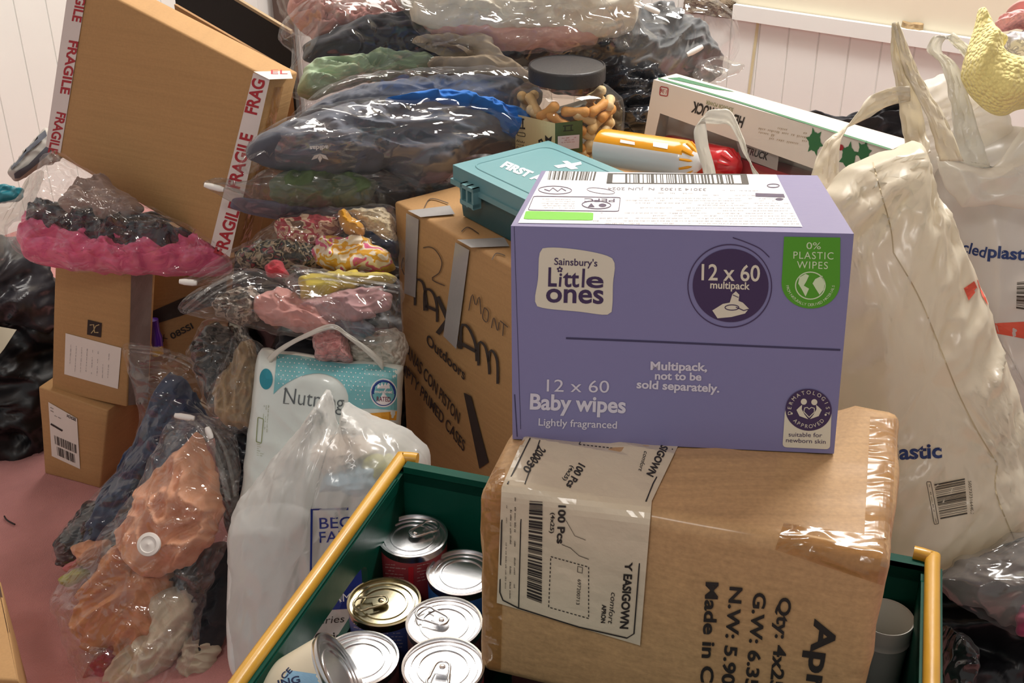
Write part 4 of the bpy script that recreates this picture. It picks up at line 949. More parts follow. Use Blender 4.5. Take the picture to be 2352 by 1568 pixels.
# ---------- stack in the middle, bottom to top
TILT = N(.42, -.7, .58)
soft('lilac_shirt', 'folded lilac grey top at the bottom of the middle stack of bags', 'clothing', [(545, 458), (780, 482), (905, 476), (850, 498), (740, 502), (600, 482)], 1.71, C['lilac'], .03, .05, n=TILT)
soft('olive_shirt', 'folded olive green top inside the clear slider bag', 'clothing', [(633, 400), (720, 392), (850, 418), (842, 466), (760, 474), (636, 464)], 1.70, C['olive'], .045, .03, .01, 14, .6, n=TILT)
soft('black_shirt', 'crumpled black top beside the olive one in the slider bag', 'clothing', [(840, 420), (930, 405), (1040, 428), (1045, 470), (930, 490), (830, 470)], 1.78, C['black'], .045, .04, .01, 18, n=TILT)
bag('slider_bag', 'clear slider bag with olive green top, under the dark hoodie bag', 'plastic bag', [(470, 420), (500, 428), (560, 425), (610, 395), (800, 392), (1030, 418), (1060, 465), (940, 505), (830, 510), (700, 502), (575, 480), (510, 442)], 1.71, hazy, .065, .06, .006, 12, -.2, n=TILT, gather=[(480, 425, .012, 8, .1)], slider=[(492, 430, .25, .016)])
soft('dark_hoodie', 'dark grey hoodie folded in a clear bag, white emblem upside down', 'clothing', [(572, 352), (592, 312), (700, 268), (850, 240), (1050, 245), (1180, 305), (1195, 350), (1100, 350), (1060, 368), (1035, 405), (960, 425), (890, 385), (860, 396), (780, 402), (650, 388), (592, 368)], 1.745, C['charcoal'], .085, .06, .009, 13, .1, 2.5, n=TILT)
HB = bag('clear_bag', 'clear bag holding the dark hoodie, middle of the stack', 'plastic bag', [(548, 388), (578, 322), (690, 266), (850, 236), (1060, 238), (1200, 305), (1210, 375), (1045, 412), (1030, 428), (950, 432), (880, 397), (770, 408), (640, 394), (585, 352)], 1.745, tightf, .095, .06, .008, 13, .1, 2.2, n=TILT)
d = Print(HB.bvh, .002); d.text('adidas', (754, 334), (711, 336), h=10, bold=.03)
for a, ln_ in ((-50, 26), (0, 24), (50, 26)):
    a = math.radians(a); c = V((735, 353)); e = c+V((math.sin(a)*ln_, math.cos(a)*ln_*.85)); pp = V((math.cos(a), -math.sin(a)*.85))*5; d.poly([tuple(c), tuple(c.lerp(e, .5)+pp), tuple(e), tuple(c.lerp(e, .5)-pp)])
em = solo('emblem_print', (d.vs, d.fs), ink('emblem_white', 'dcdcdc'), 'white emblem and lettering printed on the dark hoodie', 'print', smooth=False)
soft('dark_jacket', 'dark jacket folded in the bag above the hoodie', 'clothing', [(690, 280), (760, 222), (900, 190), (1100, 178), (1200, 192), (1220, 260), (1000, 262), (850, 262)], 1.86, C['charcoal'], .06, .05, n=TILT)
soft('blue_jacket', 'bright blue jacket edge showing between two dark bags', 'clothing', [(890, 228), (1000, 212), (1110, 232), (1195, 268), (1215, 325), (1130, 285), (1060, 258), (950, 240)], 1.79, C['blue'], .045, .03, .008, 20, -.3, n=TILT)
bag('clear_bag', 'clear bag with a dark and a bright blue jacket, above the hoodie bag', 'plastic bag', [(660, 292), (720, 220), (850, 184), (1100, 172), (1225, 195), (1240, 330), (1130, 275), (950, 250), (800, 262)], 1.83, clear2, .085, .05, n=TILT)
UPN = N(.25, -.75, .6)
soft('black_coat', 'black coat spread through the big clear bag at the back', 'clothing', [(690, 120), (800, 62), (1000, 42), (1400, 55), (1540, 70), (1600, 130), (1560, 200), (1400, 215), (1200, 195), (1000, 180), (760, 150)], 2.05, C['black'], .09, .06, .014, 11, .15, 2.5, n=UPN)
soft('grey_coat', 'grey padded garment at the right end of the big clear bag', 'clothing', [(1420, 40), (1500, 10), (1580, 40), (1650, 120), (1640, 185), (1540, 205), (1440, 180), (1400, 100)], 2.06, cloth('cloth_mid_grey', '6c6e70'), .06, .05, .012, 12, 1, n=UPN)
soft('mint_cardigan', 'pale mint green rolled cardigan in the big clear bag', 'clothing', [(688, 205), (705, 152), (770, 138), (900, 126), (1010, 140), (1040, 158), (980, 172), (860, 184), (770, 208), (720, 225)], 1.92, C['mint'], .05, .04, .009, 22, -.15, 3, n=UPN)
soft('beige_sleeve', 'beige sleeve lying across the black coat in the big bag', 'clothing', [(945, 98), (1000, 84), (1110, 92), (1145, 135), (1205, 170), (1225, 208), (1120, 186), (1000, 160), (985, 140), (1080, 138), (1060, 118)], 1.93, C['beige'], .05, .02, .006, 18, -.3, n=UPN)
bag('clear_bag', 'biggest clear bag of dark coats, behind the dog treat jar', 'plastic bag', [(638, 85), (700, 28), (900, 20), (1300, 10), (1480, -15), (1590, 15), (1672, 110), (1660, 175), (1600, 202), (1480, 225), (1300, 225), (1000, 200), (760, 210), (700, 232), (648, 205), (676, 125)], 2.0, clear, .13, .06, .01, 10, .2, n=UPN, slider=[(1690, 158, -.5, .016), (1498, 22, .4, .014)])
bag('plastic_flap', 'loose clear end of the biggest bag beside the white panels', 'plastic bag', [(1600, 150), (1640, 130), (1700, 145), (1705, 160), (1660, 185), (1620, 215), (1590, 210)], 2.0, hazy, .01, .005, n=UPN)
soft('pink_blanket', 'dusty pink ribbed blanket in the upper left clear bag', 'blanket', [(660, 5), (700, -70), (900, -80), (955, 0), (925, 58), (850, 80), (760, 95), (690, 70)], 2.05, C['dust'], .07, .05, .01, 30, .25, 4, n=UPN)
bag('clear_bag', 'clear bag of pink ribbed blanket at the top of the stack', 'plastic bag', [(648, -60), (655, 50), (638, 92), (690, 78), (780, 104), (930, 70), (965, 0), (965, -80)], 2.04, clear2, .085, .05, n=UPN)
soft('pink_sheet', 'folded pink sheet under the ivory one at the top', 'bedding', [(955, 40), (1000, 60), (1200, 75), (1370, 60), (1372, 82), (1350, 104), (1200, 110), (1010, 88)], 1.98, cloth('cloth_peach_pink', 'e0b0a4'), .05, .04, n=UPN)
soft('ivory_sheet', 'folded ivory sheet in a clear bag on top of the stack', 'bedding', [(930, -60), (940, 25), (980, 62), (1100, 76), (1300, 80), (1425, 82), (1458, 40), (1445, -60)], 1.98, C['ivory'], .08, .04, .012, 14, .1, 3, n=UPN)
bag('clear_bag', 'clear bag with ivory sheet, topmost in the photo', 'plastic bag', [(922, -60), (938, 40), (990, 88), (1200, 118), (1340, 114), (1425, 85), (1458, 112), (1456, 40), (1478, -20), (1475, -80)], 1.97, clear2, .095, .04, n=UPN)
soft('refuse_sack', 'shiny black sack between the dog treat jar and the toy box', 'refuse sack', [(1385, 172), (1450, 160), (1505, 172), (1540, 300), (1500, 330), (1380, 330), (1370, 230)], 1.98, shell, .06, .08, .014, 20, jag=.006, n=UPN)
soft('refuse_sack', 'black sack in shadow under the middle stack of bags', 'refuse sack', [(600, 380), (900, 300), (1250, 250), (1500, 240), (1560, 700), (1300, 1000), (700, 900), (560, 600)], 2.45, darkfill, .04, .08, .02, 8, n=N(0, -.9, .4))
soft('dark_bag', 'dark grey folded bag behind the toy truck box', 'bag', [(1840, 258), (1930, 272), (2010, 235), (2110, 225), (2120, 350), (2050, 340), (1930, 320), (1850, 290)], 1.86, C['black'], .04, .05, .01, 16, .3, 3)
# ---------- bag of printed clothes
FN2 = N(.05, -.78, .62)
flor1 = patch('floral_red', ['8a4b3a', 'c9a58a', 'a83a44', 'd8c0a4', '6f5038'], 34); flor2 = patch('floral_yellow', ['e6d9c0', 'd7a02c', 'e6d9c0', 'd45f86', 'caa63e'], 26); flor3 = patch('floral_dark', ['2a2f28', '4c4a3a', 'b7a98c', '30352e', '8d3038'], 40)
soft('floral_dress', 'red and tan floral dress in the bag of printed clothes', 'clothing', [(640, 515), (680, 498), (760, 500), (790, 530), (740, 560), (670, 565), (638, 545)], 1.66, flor1, .045, .03, .01, 24, n=FN2)
soft('mustard_shirt', 'mustard yellow scrap of clothing above the floral ones', 'clothing', [(775, 492), (800, 488), (835, 525), (825, 547), (785, 525)], 1.645, C['mustard'], .04, .02, .006, 30, n=FN2)
soft('oatmeal_knit', 'oatmeal knitted jumper against the outdoor goods carton', 'clothing', [(790, 492), (860, 482), (910, 500), (915, 560), (860, 545), (815, 520)], 1.68, knit('knit_oatmeal', 'cdbb98', 140), .045, .03, .006, 22, n=FN2)
soft('dark_floral_shirt', 'dark floral leggings in the bag of printed clothes', 'clothing', [(545, 590), (600, 555), (690, 545), (740, 575), (730, 610), (640, 620), (560, 618)], 1.655, flor3, .04, .03, .01, 26, .8, n=FN2)
soft('yellow_floral_shirt', 'cream top with yellow and pink flowers, front of the printed clothes', 'clothing', [(720, 560), (760, 543), (850, 552), (900, 590), (905, 625), (800, 625), (735, 612)], 1.63, flor2, .045, .02, .01, 24, .2, n=FN2)
soft('navy_vest', 'navy garment behind the cream flowered top', 'clothing', [(800, 525), (860, 520), (910, 545), (910, 595), (850, 560)], 1.68, C['navy'], .04, .02, n=FN2)
soft('red_sock', 'small red cloth poking out below the printed clothes', 'clothing', [(612, 612), (640, 602), (662, 625), (655, 638), (615, 638)], 1.60, cloth('cloth_coral', 'cf4a55'), .025, .01, .004, 40, n=FN2)
bag('clear_bag', 'clear bag of printed floral clothes with a long pointed end', 'plastic bag', [(412, 646), (440, 640), (520, 590), (600, 535), (660, 500), (760, 484), (910, 484), (920, 632), (760, 634), (650, 645), (560, 618), (480, 650), (440, 658)], 1.63, clear, .06, .03, n=FN2, slider=[(432, 648, .1, .014)], gather=[(415, 648, .012, 8, .1)], zips=[([(445, 648), (520, 610), (600, 550)], 6)])
# ---------- zip bags with pink and yellow
soft('lace_shirt', 'grey lace top in the left end of the pink zip bag', 'clothing', [(490, 700), (530, 668), (580, 662), (600, 700), (580, 745), (520, 735)], 1.56, patch('lace', ['6f675e', '9c9184', '57504a'], 70), .03, .02, .008, 40, n=FN2)
soft('pink_jumper', 'salmon pink jumper in a zip bag', 'clothing', [(588, 690), (640, 658), (720, 690), (780, 740), (800, 775), (740, 775), (650, 750), (600, 735)], 1.55, C['dust'], .045, .02, .008, 16, -.4, n=FN2)
bag('zip_bag', 'clear zip bag with pink jumper, pointing left', 'plastic bag', [(414, 712), (480, 655), (560, 622), (680, 640), (800, 700), (815, 782), (720, 780), (610, 760), (500, 735)], 1.55, clear, .055, .02, n=FN2, gather=[(414, 712, .01, 8, .08)], zips=[([(420, 710), (490, 655), (560, 625)], 7), ([(430, 718), (505, 665), (570, 635)], 4)])
soft('yellow_shirt', 'pale yellow top at the upper edge of the right zip bag', 'clothing', [(685, 640), (760, 625), (890, 628), (900, 650), (820, 660), (760, 690), (700, 690)], 1.57, C['yellow'], .03, .02, n=FN2)
soft('mauve_shirt', 'mauve pink top lying in the right zip bag', 'clothing', [(690, 700), (760, 672), (880, 662), (905, 690), (870, 725), (780, 745), (720, 735)], 1.545, cloth('cloth_mauve', 'b98f90'), .03, .02, n=FN2)
soft('grey_sock', 'dark grey sock at the bottom of the right zip bag', 'clothing', [(762, 742), (820, 735), (858, 752), (830, 782), (790, 770)], 1.53, C['charcoal'], .02, .01, n=FN2)
bag('zip_bag', 'clear zip bag with yellow and mauve tops, beside the outdoor goods carton', 'plastic bag', [(648, 636), (690, 614), (800, 628), (915, 648), (920, 770), (850, 792), (770, 748), (700, 700)], 1.535, clear2, .055, .02, n=FN2, zips=[([(655, 642), (700, 622), (800, 638), (915, 658)], 6), ([(660, 655), (740, 640), (915, 672)], 4)])
soft('red_speckled_knit', 'red and white speckled knitted hat behind the nappy pack', 'clothing', [(722, 810), (728, 765), (750, 740), (775, 752), (802, 790), (805, 830), (740, 830)], 1.53, knit('knit_red', 'a02c38', 160, 'e0b8b0'), .03, .02, .005, 30, n=FN2)
soft('grey_knit', 'pale grey chunky knit beside the red speckled hat', 'clothing', [(795, 800), (850, 765), (925, 762), (930, 840), (860, 845), (800, 830)], 1.56, knit('knit_grey', 'b5ae9f', 110, 'e6e0d4'), .03, .02, .006, 30, n=FN2)
soft('dark_tights', 'dark crumpled garment under the zip bags', 'clothing', [(640, 770), (740, 760), (800, 800), (760, 850), (650, 840)], 1.60, C['black'], .03, .03, n=FN2)
soft('lacy_black_shirt', 'sheer black lacy garment in a bag left of the sand coloured one', 'clothing', [(440, 810), (480, 745), (540, 755), (575, 800), (520, 900), (480, 920), (460, 870)], 1.60, patch('lace_black', ['1d1a18', '3a342e', '14120f', '57504a'], 60), .035, .03, .01, 24, n=FN2)
soft('sand_trousers', 'sand coloured trousers in a knotted clear bag', 'clothing', [(552, 785), (585, 795), (600, 860), (600, 930), (560, 985), (505, 965), (488, 915), (520, 840)], 1.56, C['sand'], .04, .02, .009, 20, 1.3, 3, n=FN2)
bag('knotted_bag', 'clear bag knotted at the top with sand coloured trousers', 'plastic bag', [(545, 765), (560, 740), (575, 770), (610, 810), (615, 940), (575, 1000), (495, 975), (475, 920), (515, 830)], 1.555, clear, .05, .02, n=FN2, gather=[(560, 745, .016, 6, .1)])
bag('clear_bag', 'clear bag around the sheer black lacy garment', 'plastic bag', [(432, 815), (470, 742), (545, 740), (580, 800), (525, 915), (480, 930), (450, 870)], 1.595, clear2, .045, .02, n=FN2)
soft('refuse_sack', 'black sack between the navy zip bag and the nappy pack', 'refuse sack', [(500, 960), (560, 925), (640, 930), (640, 1250), (540, 1250), (500, 1100)], 1.56, shell, .03, .06, .012, 14, n=N(0, -.9, .4))
# ---------- left: pink bag and what lies on it
PN = N(.1, -.6, .78)
vp = [(42, 565), (62, 500), (75, 492), (92, 515), (200, 530), (300, 545), (400, 540), (470, 540), (515, 580), (525, 622), (420, 628), (250, 622), (100, 604)]
soft('hot_pink_coat', 'hot pink padded coat in a clear bag on the coffee carton', 'clothing', vp, 1.76, C['hot'], .045, .04, .012, 22, .1, 2.5, n=PN, cen=(270, 575))
soft('black_padded_coat', 'black shiny padded coat lying on the hot pink one', 'clothing', [(66, 505), (95, 478), (180, 486), (330, 505), (450, 548), (400, 562), (290, 572), (180, 550), (80, 524)], 1.775, shell, .04, .03, .014, 22, .2, n=PN, lift=.02)
soft('taupe_jumper', 'taupe brown jumper in clear film under the fragile carton', 'clothing', [(138, 465), (175, 430), (222, 412), (270, 432), (330, 480), (300, 500), (240, 497), (165, 490)], 1.78, C['taupe'], .04, .03, .008, 20, n=PN, lift=.03)
bag('clear_bag', 'clear bag of pink and black padded coats under the fragile carton', 'plastic bag', [(14, 540), (45, 520), (72, 460), (95, 400), (150, 372), (210, 405), (330, 478), (470, 548), (520, 590), (520, 624), (300, 626), (100, 606), (48, 585)], 1.765, film('film_sparkle', .02, 'ffffff', 26, 1.1, .1, .05), .075, .04, .012, 18, n=PN, lift=.02)
SN = N(.3, -.85, .45)
soft('striped_jumper', 'white jumper with dark stripes in a bag behind the fragile carton', 'clothing', [(22, 392), (60, 340), (112, 296), (150, 320), (150, 360), (90, 385), (48, 415), (28, 412)], 2.0, cloth('cloth_off_white', 'cfcac2'), .035, .03, .003, n=SN)
SB = bvh(pillow([(22, 392), (60, 340), (112, 296), (150, 320), (150, 360), (90, 385), (48, 415), (28, 412)], 2.0, SN, .036, .03, .003, 16, 0, 2.2, SEED[0], jag=.004))
o_ = bpy.data.objects['striped_jumper']
d = Print(SB, .003); ws = [(24, 384, 30, 388)]
for up_, lo_ in (([(24, 386), (33, 366), (50, 342), (104, 298)], [(26, 390), (35, 380), (52, 360), (108, 312)]), ([(32, 399), (43, 391), (65, 378), (112, 330)], [(34, 410), (45, 409), (74, 386), (124, 344)])):
    for i in range(3): d.quad(up_[i], up_[i+1], lo_[i+1], lo_[i], 6, 3)
s_ = mesh_ob('knitted_stripe', (d.vs, d.fs), C['charcoal'], o_.location, o_)
soft('teal_pouch', 'teal plastic pouch at the left edge, by the panelled wall', 'pouch', [(-40, 438), (20, 432), (52, 436), (44, 460), (10, 466), (-40, 470)], 2.05, mat('teal_gloss', '2f7f8e', .25, vary=.1, bump=.2), .02, .02)
bag('clear_bag', 'loose clear bag at the left edge over the black sacks', 'plastic bag', [(-60, 480), (10, 470), (60, 430), (70, 400), (100, 395), (85, 450), (60, 500), (20, 520), (10, 600), (-60, 640)], 1.98, hazy, .03, .02, n=SN)
gs = cloth('sack_grey', '3b383a', .4)
soft('refuse_sack', 'dark grey sack slumped at the left edge, upper one', 'refuse sack', [(-120, 560), (-20, 540), (60, 560), (110, 600), (130, 680), (122, 760), (20, 740), (-120, 760)], 2.02, mat('sack_grey_gloss', '37353a', .32, vary=.15, bump=.8, bs=14, bd=.02, dist=.6, btyp='RIDGED_MULTIFRACTAL'), .10, .1, .014, 10, .8, n=N(.2, -.9, .3))
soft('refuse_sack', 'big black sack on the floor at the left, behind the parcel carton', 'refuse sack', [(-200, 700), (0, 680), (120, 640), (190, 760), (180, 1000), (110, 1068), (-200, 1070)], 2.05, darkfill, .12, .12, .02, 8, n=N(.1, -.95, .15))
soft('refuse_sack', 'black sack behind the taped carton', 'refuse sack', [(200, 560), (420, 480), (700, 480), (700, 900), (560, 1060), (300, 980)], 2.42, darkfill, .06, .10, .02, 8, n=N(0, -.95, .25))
q = aty(10, 790, 1.84); nn = N(.5, -.6, .6)
pts = [hit(x, y, q, nn) for x, y in ((-30, 745), (38, 757), (10, 800), (-30, 850))]
t = Thing('paper_sheet', 'cream sheet of card lying on the black sack at the left edge', 'paper', q); t.add('sheet', (pts, [(0, 1, 2, 3)]), ink('paper_cream', 'c6bea8', .7), False, solid=.0015)
# ---------- navy zip bag and the peach bag on the carpet
GN = N(-.05, -.88, .47)
soft('navy_jeans', 'navy jeans folded in a tall zip bag', 'clothing', [(370, 872), (415, 866), (475, 940), (510, 990), (460, 1030), (420, 1130), (350, 1240), (255, 1252), (195, 1246), (212, 1165), (282, 1055), (330, 960)], 1.60, C['navy'], .05, .04, .01, 16, 1.0, 2.5, n=GN, cen=(350, 1080))
soft('black_puffer', 'shiny black padded jacket at the bottom of the navy zip bag', 'clothing', [(138, 1250), (160, 1200), (205, 1150), (250, 1150), (262, 1225), (210, 1290), (165, 1300), (140, 1280)], 1.56, shell, .05, .05, .012, 20, n=GN)
bag('zip_bag', 'tall clear zip bag of navy jeans leaning over the carpet', 'plastic bag', [(290, 790), (350, 795), (430, 815), (488, 868), (482, 915), (515, 960), (525, 1010), (470, 1100), (330, 1250), (200, 1300), (135, 1285), (150, 1210), (285, 1060), (325, 960), (305, 870)], 1.585, clear, .062, .04, n=GN, cen=(380, 990), zips=[([(295, 795), (380, 805), (450, 835), (488, 868)], 9), ([(300, 806), (380, 818), (440, 845), (480, 885)], 4)])
BN = N(-.15, -.8, .58)
soft('peach_shirt', 'peach shirt in the upper part of the valve bag', 'clothing', [(425, 1028), (462, 998), (502, 1100), (510, 1170), (474, 1262), (405, 1312), (330, 1322), (288, 1278), (272, 1235), (305, 1165), (365, 1076)], 1.44, C['salmon'], .055, .03, .018, 13, .9, 1.8, n=BN)
soft('peach_trousers', 'peach trousers in the lower part of the valve bag', 'clothing', [(200, 1350), (240, 1285), (292, 1238), (345, 1288), (395, 1318), (378, 1430), (315, 1490), (245, 1512), (183, 1472), (170, 1425)], 1.40, cloth('cloth_peach_deep', 'd8976c', .5), .055, .03, .018, 13, .6, 1.8, n=BN)
soft('beige_shirt', 'beige shirt at the bottom of the valve bag', 'clothing', [(360, 1360), (400, 1350), (442, 1362), (452, 1412), (415, 1500), (360, 1560), (300, 1600), (245, 1600), (252, 1540), (295, 1480), (355, 1440)], 1.36, C['cream'], .05, .03, .01, 16, .9, 2.5, n=BN)
soft('peach_cuff', 'small peach cuff sticking out left of the valve bag', 'clothing', [(175, 1248), (240, 1240), (245, 1265), (225, 1290), (195, 1298)], 1.50, C['salmon'], .03, .02, n=BN)
soft('crimson_cloth', 'crimson cloth at the bottom edge under the peach trousers', 'clothing', [(205, 1520), (262, 1482), (270, 1530), (245, 1600), (205, 1600)], 1.34, C['crimson'], .03, .02, n=BN)
soft('pink_strap', 'small pink strap at the left rim of the valve bag', 'strap', [(150, 1302), (185, 1280), (190, 1296), (158, 1312)], 1.49, C['pink'], .012, .01, n=BN)
soft('lime_sock', 'lime yellow sock at the left rim of the valve bag', 'clothing', [(138, 1330), (165, 1312), (195, 1305), (196, 1328), (165, 1345), (145, 1345)], 1.48, cloth('cloth_lime', 'b9bb58'), .02, .02, n=BN)
soft('black_shirt', 'black shirt down the right side of the valve bag', 'clothing', [(385, 1330), (440, 1285), (500, 1250), (530, 1270), (530, 1420), (490, 1500), (450, 1480), (455, 1400), (430, 1360)], 1.42, C['black'], .045, .04, .012, 20, 1, n=BN)
soft('cream_shirt', 'crumpled cream top near the white carrier bag', 'clothing', [(428, 1470), (460, 1450), (492, 1462), (500, 1515), (455, 1565), (422, 1545)], 1.36, C['cream'], .04, .02, .008, 20, n=BN)
soft('brown_bag', 'dark brown bag at the bottom behind the yellow bar', 'bag', [(460, 1480), (520, 1440), (545, 1500), (545, 1620), (400, 1640), (420, 1560)], 1.40, C['brown'], .04, .04, .01, 14, n=BN)
soft('refuse_sack', 'dark sack on the floor under the valve bag', 'refuse sack', [(240, 1420), (380, 1300), (540, 1250), (600, 1500), (560, 1680), (300, 1680)], 1.47, darkfill, .05, .05, .012, 12, n=BN)
VB = bag('valve_bag', 'clear valve bag of peach clothes lying on the pink carpet', 'plastic bag', [(410, 955), (435, 945), (520, 975), (552, 1060), (540, 1190), (520, 1260), (470, 1380), (450, 1500), (370, 1600), (220, 1590), (160, 1450), (138, 1370), (185, 1290), (290, 1170), (340, 1090)], 1.41, film('film_valve', .045, 'ffffff', 26, 1.0, .09, .06), .085, .03, .01, 13, .9, n=BN, slider=[(424, 957, .15, .016), (512, 968, 1.2, .01)], zips=[([(440, 962), (480, 1010), (505, 1070), (525, 1150)], 12), ([(455, 955), (500, 1000), (525, 1060), (540, 1140)], 7)])
d = Print(VB.bvh, .004); p = d.P(342, 1250); ax = (CAM-p).normalized().lerp(V((-.4, -.6, .5)).normalized(), .4)
VB.add('air_valve', lathe([(0, -.004), (.0165, -.004), (.0175, 0), (.0165, .003), (.012, .004), (.011, .0025), (.004, .003), (0, .0045)], 32, p, ax), mat('valve_white', 'ded8d2', .35, vary=.02, bump=0))
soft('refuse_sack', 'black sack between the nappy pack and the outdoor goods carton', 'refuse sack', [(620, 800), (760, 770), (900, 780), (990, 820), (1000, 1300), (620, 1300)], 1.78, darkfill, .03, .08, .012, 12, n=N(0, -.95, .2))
# ---------- nappy pack
NN = N(-.03, -.94, .34)
npx = [(596, 808), (640, 806), (700, 812), (780, 828), (850, 830), (920, 840), (926, 850), (922, 940), (915, 1060), (890, 1200), (580, 1200), (562, 1080), (580, 930)]
SEED[0] += 1
vf = pillow(npx, 1.50, NN, .045, .05, .004, 10, 0, 1, SEED[0], pw=2.2, pe=.5, flat=.35, jag=.0015)
npk = mat('nappy_pack', 'dde8e4', .3, vary=.03, bump=.3, bs=16, coat=.4, bd=.008)
t = Thing('nappy_pack', 'white and turquoise pack of nappies standing behind the white carrier bag', 'nappy pack', base_of(vf[0])); t.add('pack', vf, npk); nb = bvh(vf)
turq = mat('turquoise_print', '74bcc4', .3, vary=.03, bump=.2, bs=16, coat=.4)
d = Print(nb, .0012)
top = [(636, 812), (700, 818), (780, 834), (850, 836), (912, 848)]; arc = [(630, 900), (665, 878), (705, 862), (740, 858), (780, 872), (800, 905), (806, 935)]
tp_ = crom(top, 24, False); bt_ = crom([(628, 905), (650, 885), (690, 864), (735, 857), (775, 870), (798, 900), (806, 935), (860, 938), (912, 942)], 24, False)
for i in range(23): d.quad(tp_[i], tp_[i+1], bt_[i+1], bt_[i], 2, 8)
tz = d.build(t, 'turquoise_band', turq)
d = Print(nb, .002)
for r in range(11):
    for k in range(27):
        x = 640+k*10.4+(5.2 if r % 2 else 0); y = 820+r*10+(x-640)*.09
        i = min(23, max(0, int((x-632)/12.2)))
        if y < bt_[min(23, i)].y-4 and x < 905 and y > tp_[min(23, i)].y+3 and not (x > 838 and y > 862): d.ell((x, y), (1.5, 0), n=6)
d.build(t, 'white_dots', white, under=tz)
d = Print(nb, .0016); d.ell((611, 870), (15, 0), (0, 24), 30); d.build(t, 'corner_badge', ink('badge_teal', '1f8a9e'))
d = Print(nb, .0016); d.text('Nutmeg', (650, 925), (788, 942), h=38, bold=-.008); d.line([(650, 926), (664, 927)], 1.5); d.line([(652, 893), (660, 893)], 1.5); d.build(t, 'pack_lettering', ink('nutmeg_grey', '5b6468'))
d = Print(nb, .0016); d.text('dry nights', (735, 975), (800, 980), h=10, bold=.03); d.build(t, 'pack_caption', ink('teal_text', '1e8f93'))
d = Print(nb, .0016); d.ell((881, 902), (31, 0), (0, 33), 40); rb = d.build(t, 'rating_badge', white)
d = Print(nb, .0022); d.ell((881, 902), (27, 0), (0, 29), 40, ring=2); d.poly([(881+26*math.cos(a), 902-28*math.sin(a)) for a in [math.radians(k) for k in range(-5, 190, 10)]]); bb = d.build(t, 'badge_upper', ink('badge_blue', '1f3d8c'), under=rb)
d = Print(nb, .0028); d.text('mumsnet', (861, 902), (901, 903), h=7, bold=.03); d.poly([(866, 892), (868, 882), (874, 886), (877, 878), (881, 886), (885, 878), (888, 886), (894, 882), (896, 892)]); d.build(t, 'badge_crown', white, under=rb)
d = Print(nb, .0022); d.text('RATED', (865, 921), (897, 922), h=11, bold=.01); d.build(t, 'badge_caption', ink('rated_plum', '7a2a4a'), under=rb)
d = Print(nb, .0016); d.quad((836, 950), (912, 944), (910, 965), (846, 962), 4, 2); d.build(t, 'orange_flash', ink('flash_orange', 'e0a030'))
d = Print(nb, .0016); d.scrib((606, 930), (602, 990), 3, 4, 3, (5, 0)); d.line(rrect((592, 958), (605, 962), (600, 1018), (588, 1014), .1), 1.5, True); d.scrib((590, 1020), (600, 1022), 2.5, 5, 6, (0, 5)); d.build(t, 'side_print', ink('olive_print', '7d8a4a'))
# loop handles of the bag behind the nappy pack
ha = [aty(x, y, 1.50) for x, y in ((600, 850), (640, 806), (700, 772), (762, 750), (800, 772), (850, 810), (880, 840))]
h_ = ribbon(ha, [.018, .010, .007, .008, .007, .010, .016], UP, 50, .1, 3)
solo('bag_handle', h_, milk, 'thin white bag handle arching behind the nappy pack', 'bag handle', solid=.0006)
# ---------- white carrier bag with jug and groceries
WN = N(-.1, -.93, .36)
wpx = [(545, 1160), (600, 1085), (660, 1015), (715, 945), (748, 897), (752, 893), (757, 898), (766, 935), (776, 985), (786, 965), (790, 930), (794, 922), (800, 924), (860, 955), (930, 985), (975, 1025), (990, 1075), (960, 1160), (900, 1300), (840, 1540), (700, 1600), (545, 1530), (528, 1300), (532, 1190)]
SEED[0] += 1; pillow_seed = SEED[0]
vf = pillow(wpx, 1.30, WN, .075, .09, .004, 12, 1.25, 3, pillow_seed, pe=.6, gather=[(752, 880, .022, 7, .11), (797, 910, .020, 7, .09)], jag=.003, cen=(730, 1230), segs=170, rings=30)
t = Thing('carrier_bag', 'thin white carrier bag of groceries between the peach bag and the crate', 'carrier bag', base_of(vf[0])); t.add('bag_body', vf, poly_bag('carrier_thin', 'e9eae7', .42, .35, 30, .6, .22, (1.6, 1.6, .5), gl=.08)); wb = bvh(vf)
d = Print(wb, .001); d.line([(800, 1168), (716, 1170), (714, 1310), (820, 1300)], 6); d.text('BEC', (734, 1214), (808, 1211), h=26, bold=.005); d.text('FAR', (734, 1246), (800, 1243), h=26, bold=.005)
d.quad((795, 1296), (860, 1294), (830, 1396), (728, 1402), 4, 4); d.build(t, 'carrier_lettering', ink('carrier_blue', '1d2f7e'))
d = Print(wb, .0015); d.text('FARM', (738, 1384), (806, 1380), h=19); d.build(t, 'farm_lettering', white)
d = Print(wb, .001); d.text('Series', (718, 1434), (792, 1428), h=17, shear=.2); d.text('Original', (724, 1472), (830, 1466), h=19, bold=.02); d.build(t, 'series_lettering', K)
def pt(x, y, yy): return aty(x, y, yy)
jug = mat('jug_plastic', 'd5d8d6', .3, vary=.03, bump=.03)
jc = atz(640, 1560, .0); jy = 1.31
def jr(x0, y0, x1, y1): return [(x0, y0), (x1, y0), (x1, y1), (x0, y1)]
soft('plastic_jug', 'milky plastic jug inside the thin white carrier bag', 'jug', [(545, 1215), (560, 1170), (640, 1160), (700, 1180), (712, 1230), (705, 1480), (640, 1540), (548, 1500)], 1.29, jug, .075, .05, .002, 6, n=WN, flat=.4, jag=0)
soft('bread_pack', 'pale wrapped pack at the top of the thin white carrier bag', 'packet', [(720, 1040), (740, 1005), (830, 1000), (870, 1030), (860, 1085), (760, 1090)], 1.315, mat('wrapped_pale', 'e2cfc0', .4, bump=.2), .05, .03, n=WN)
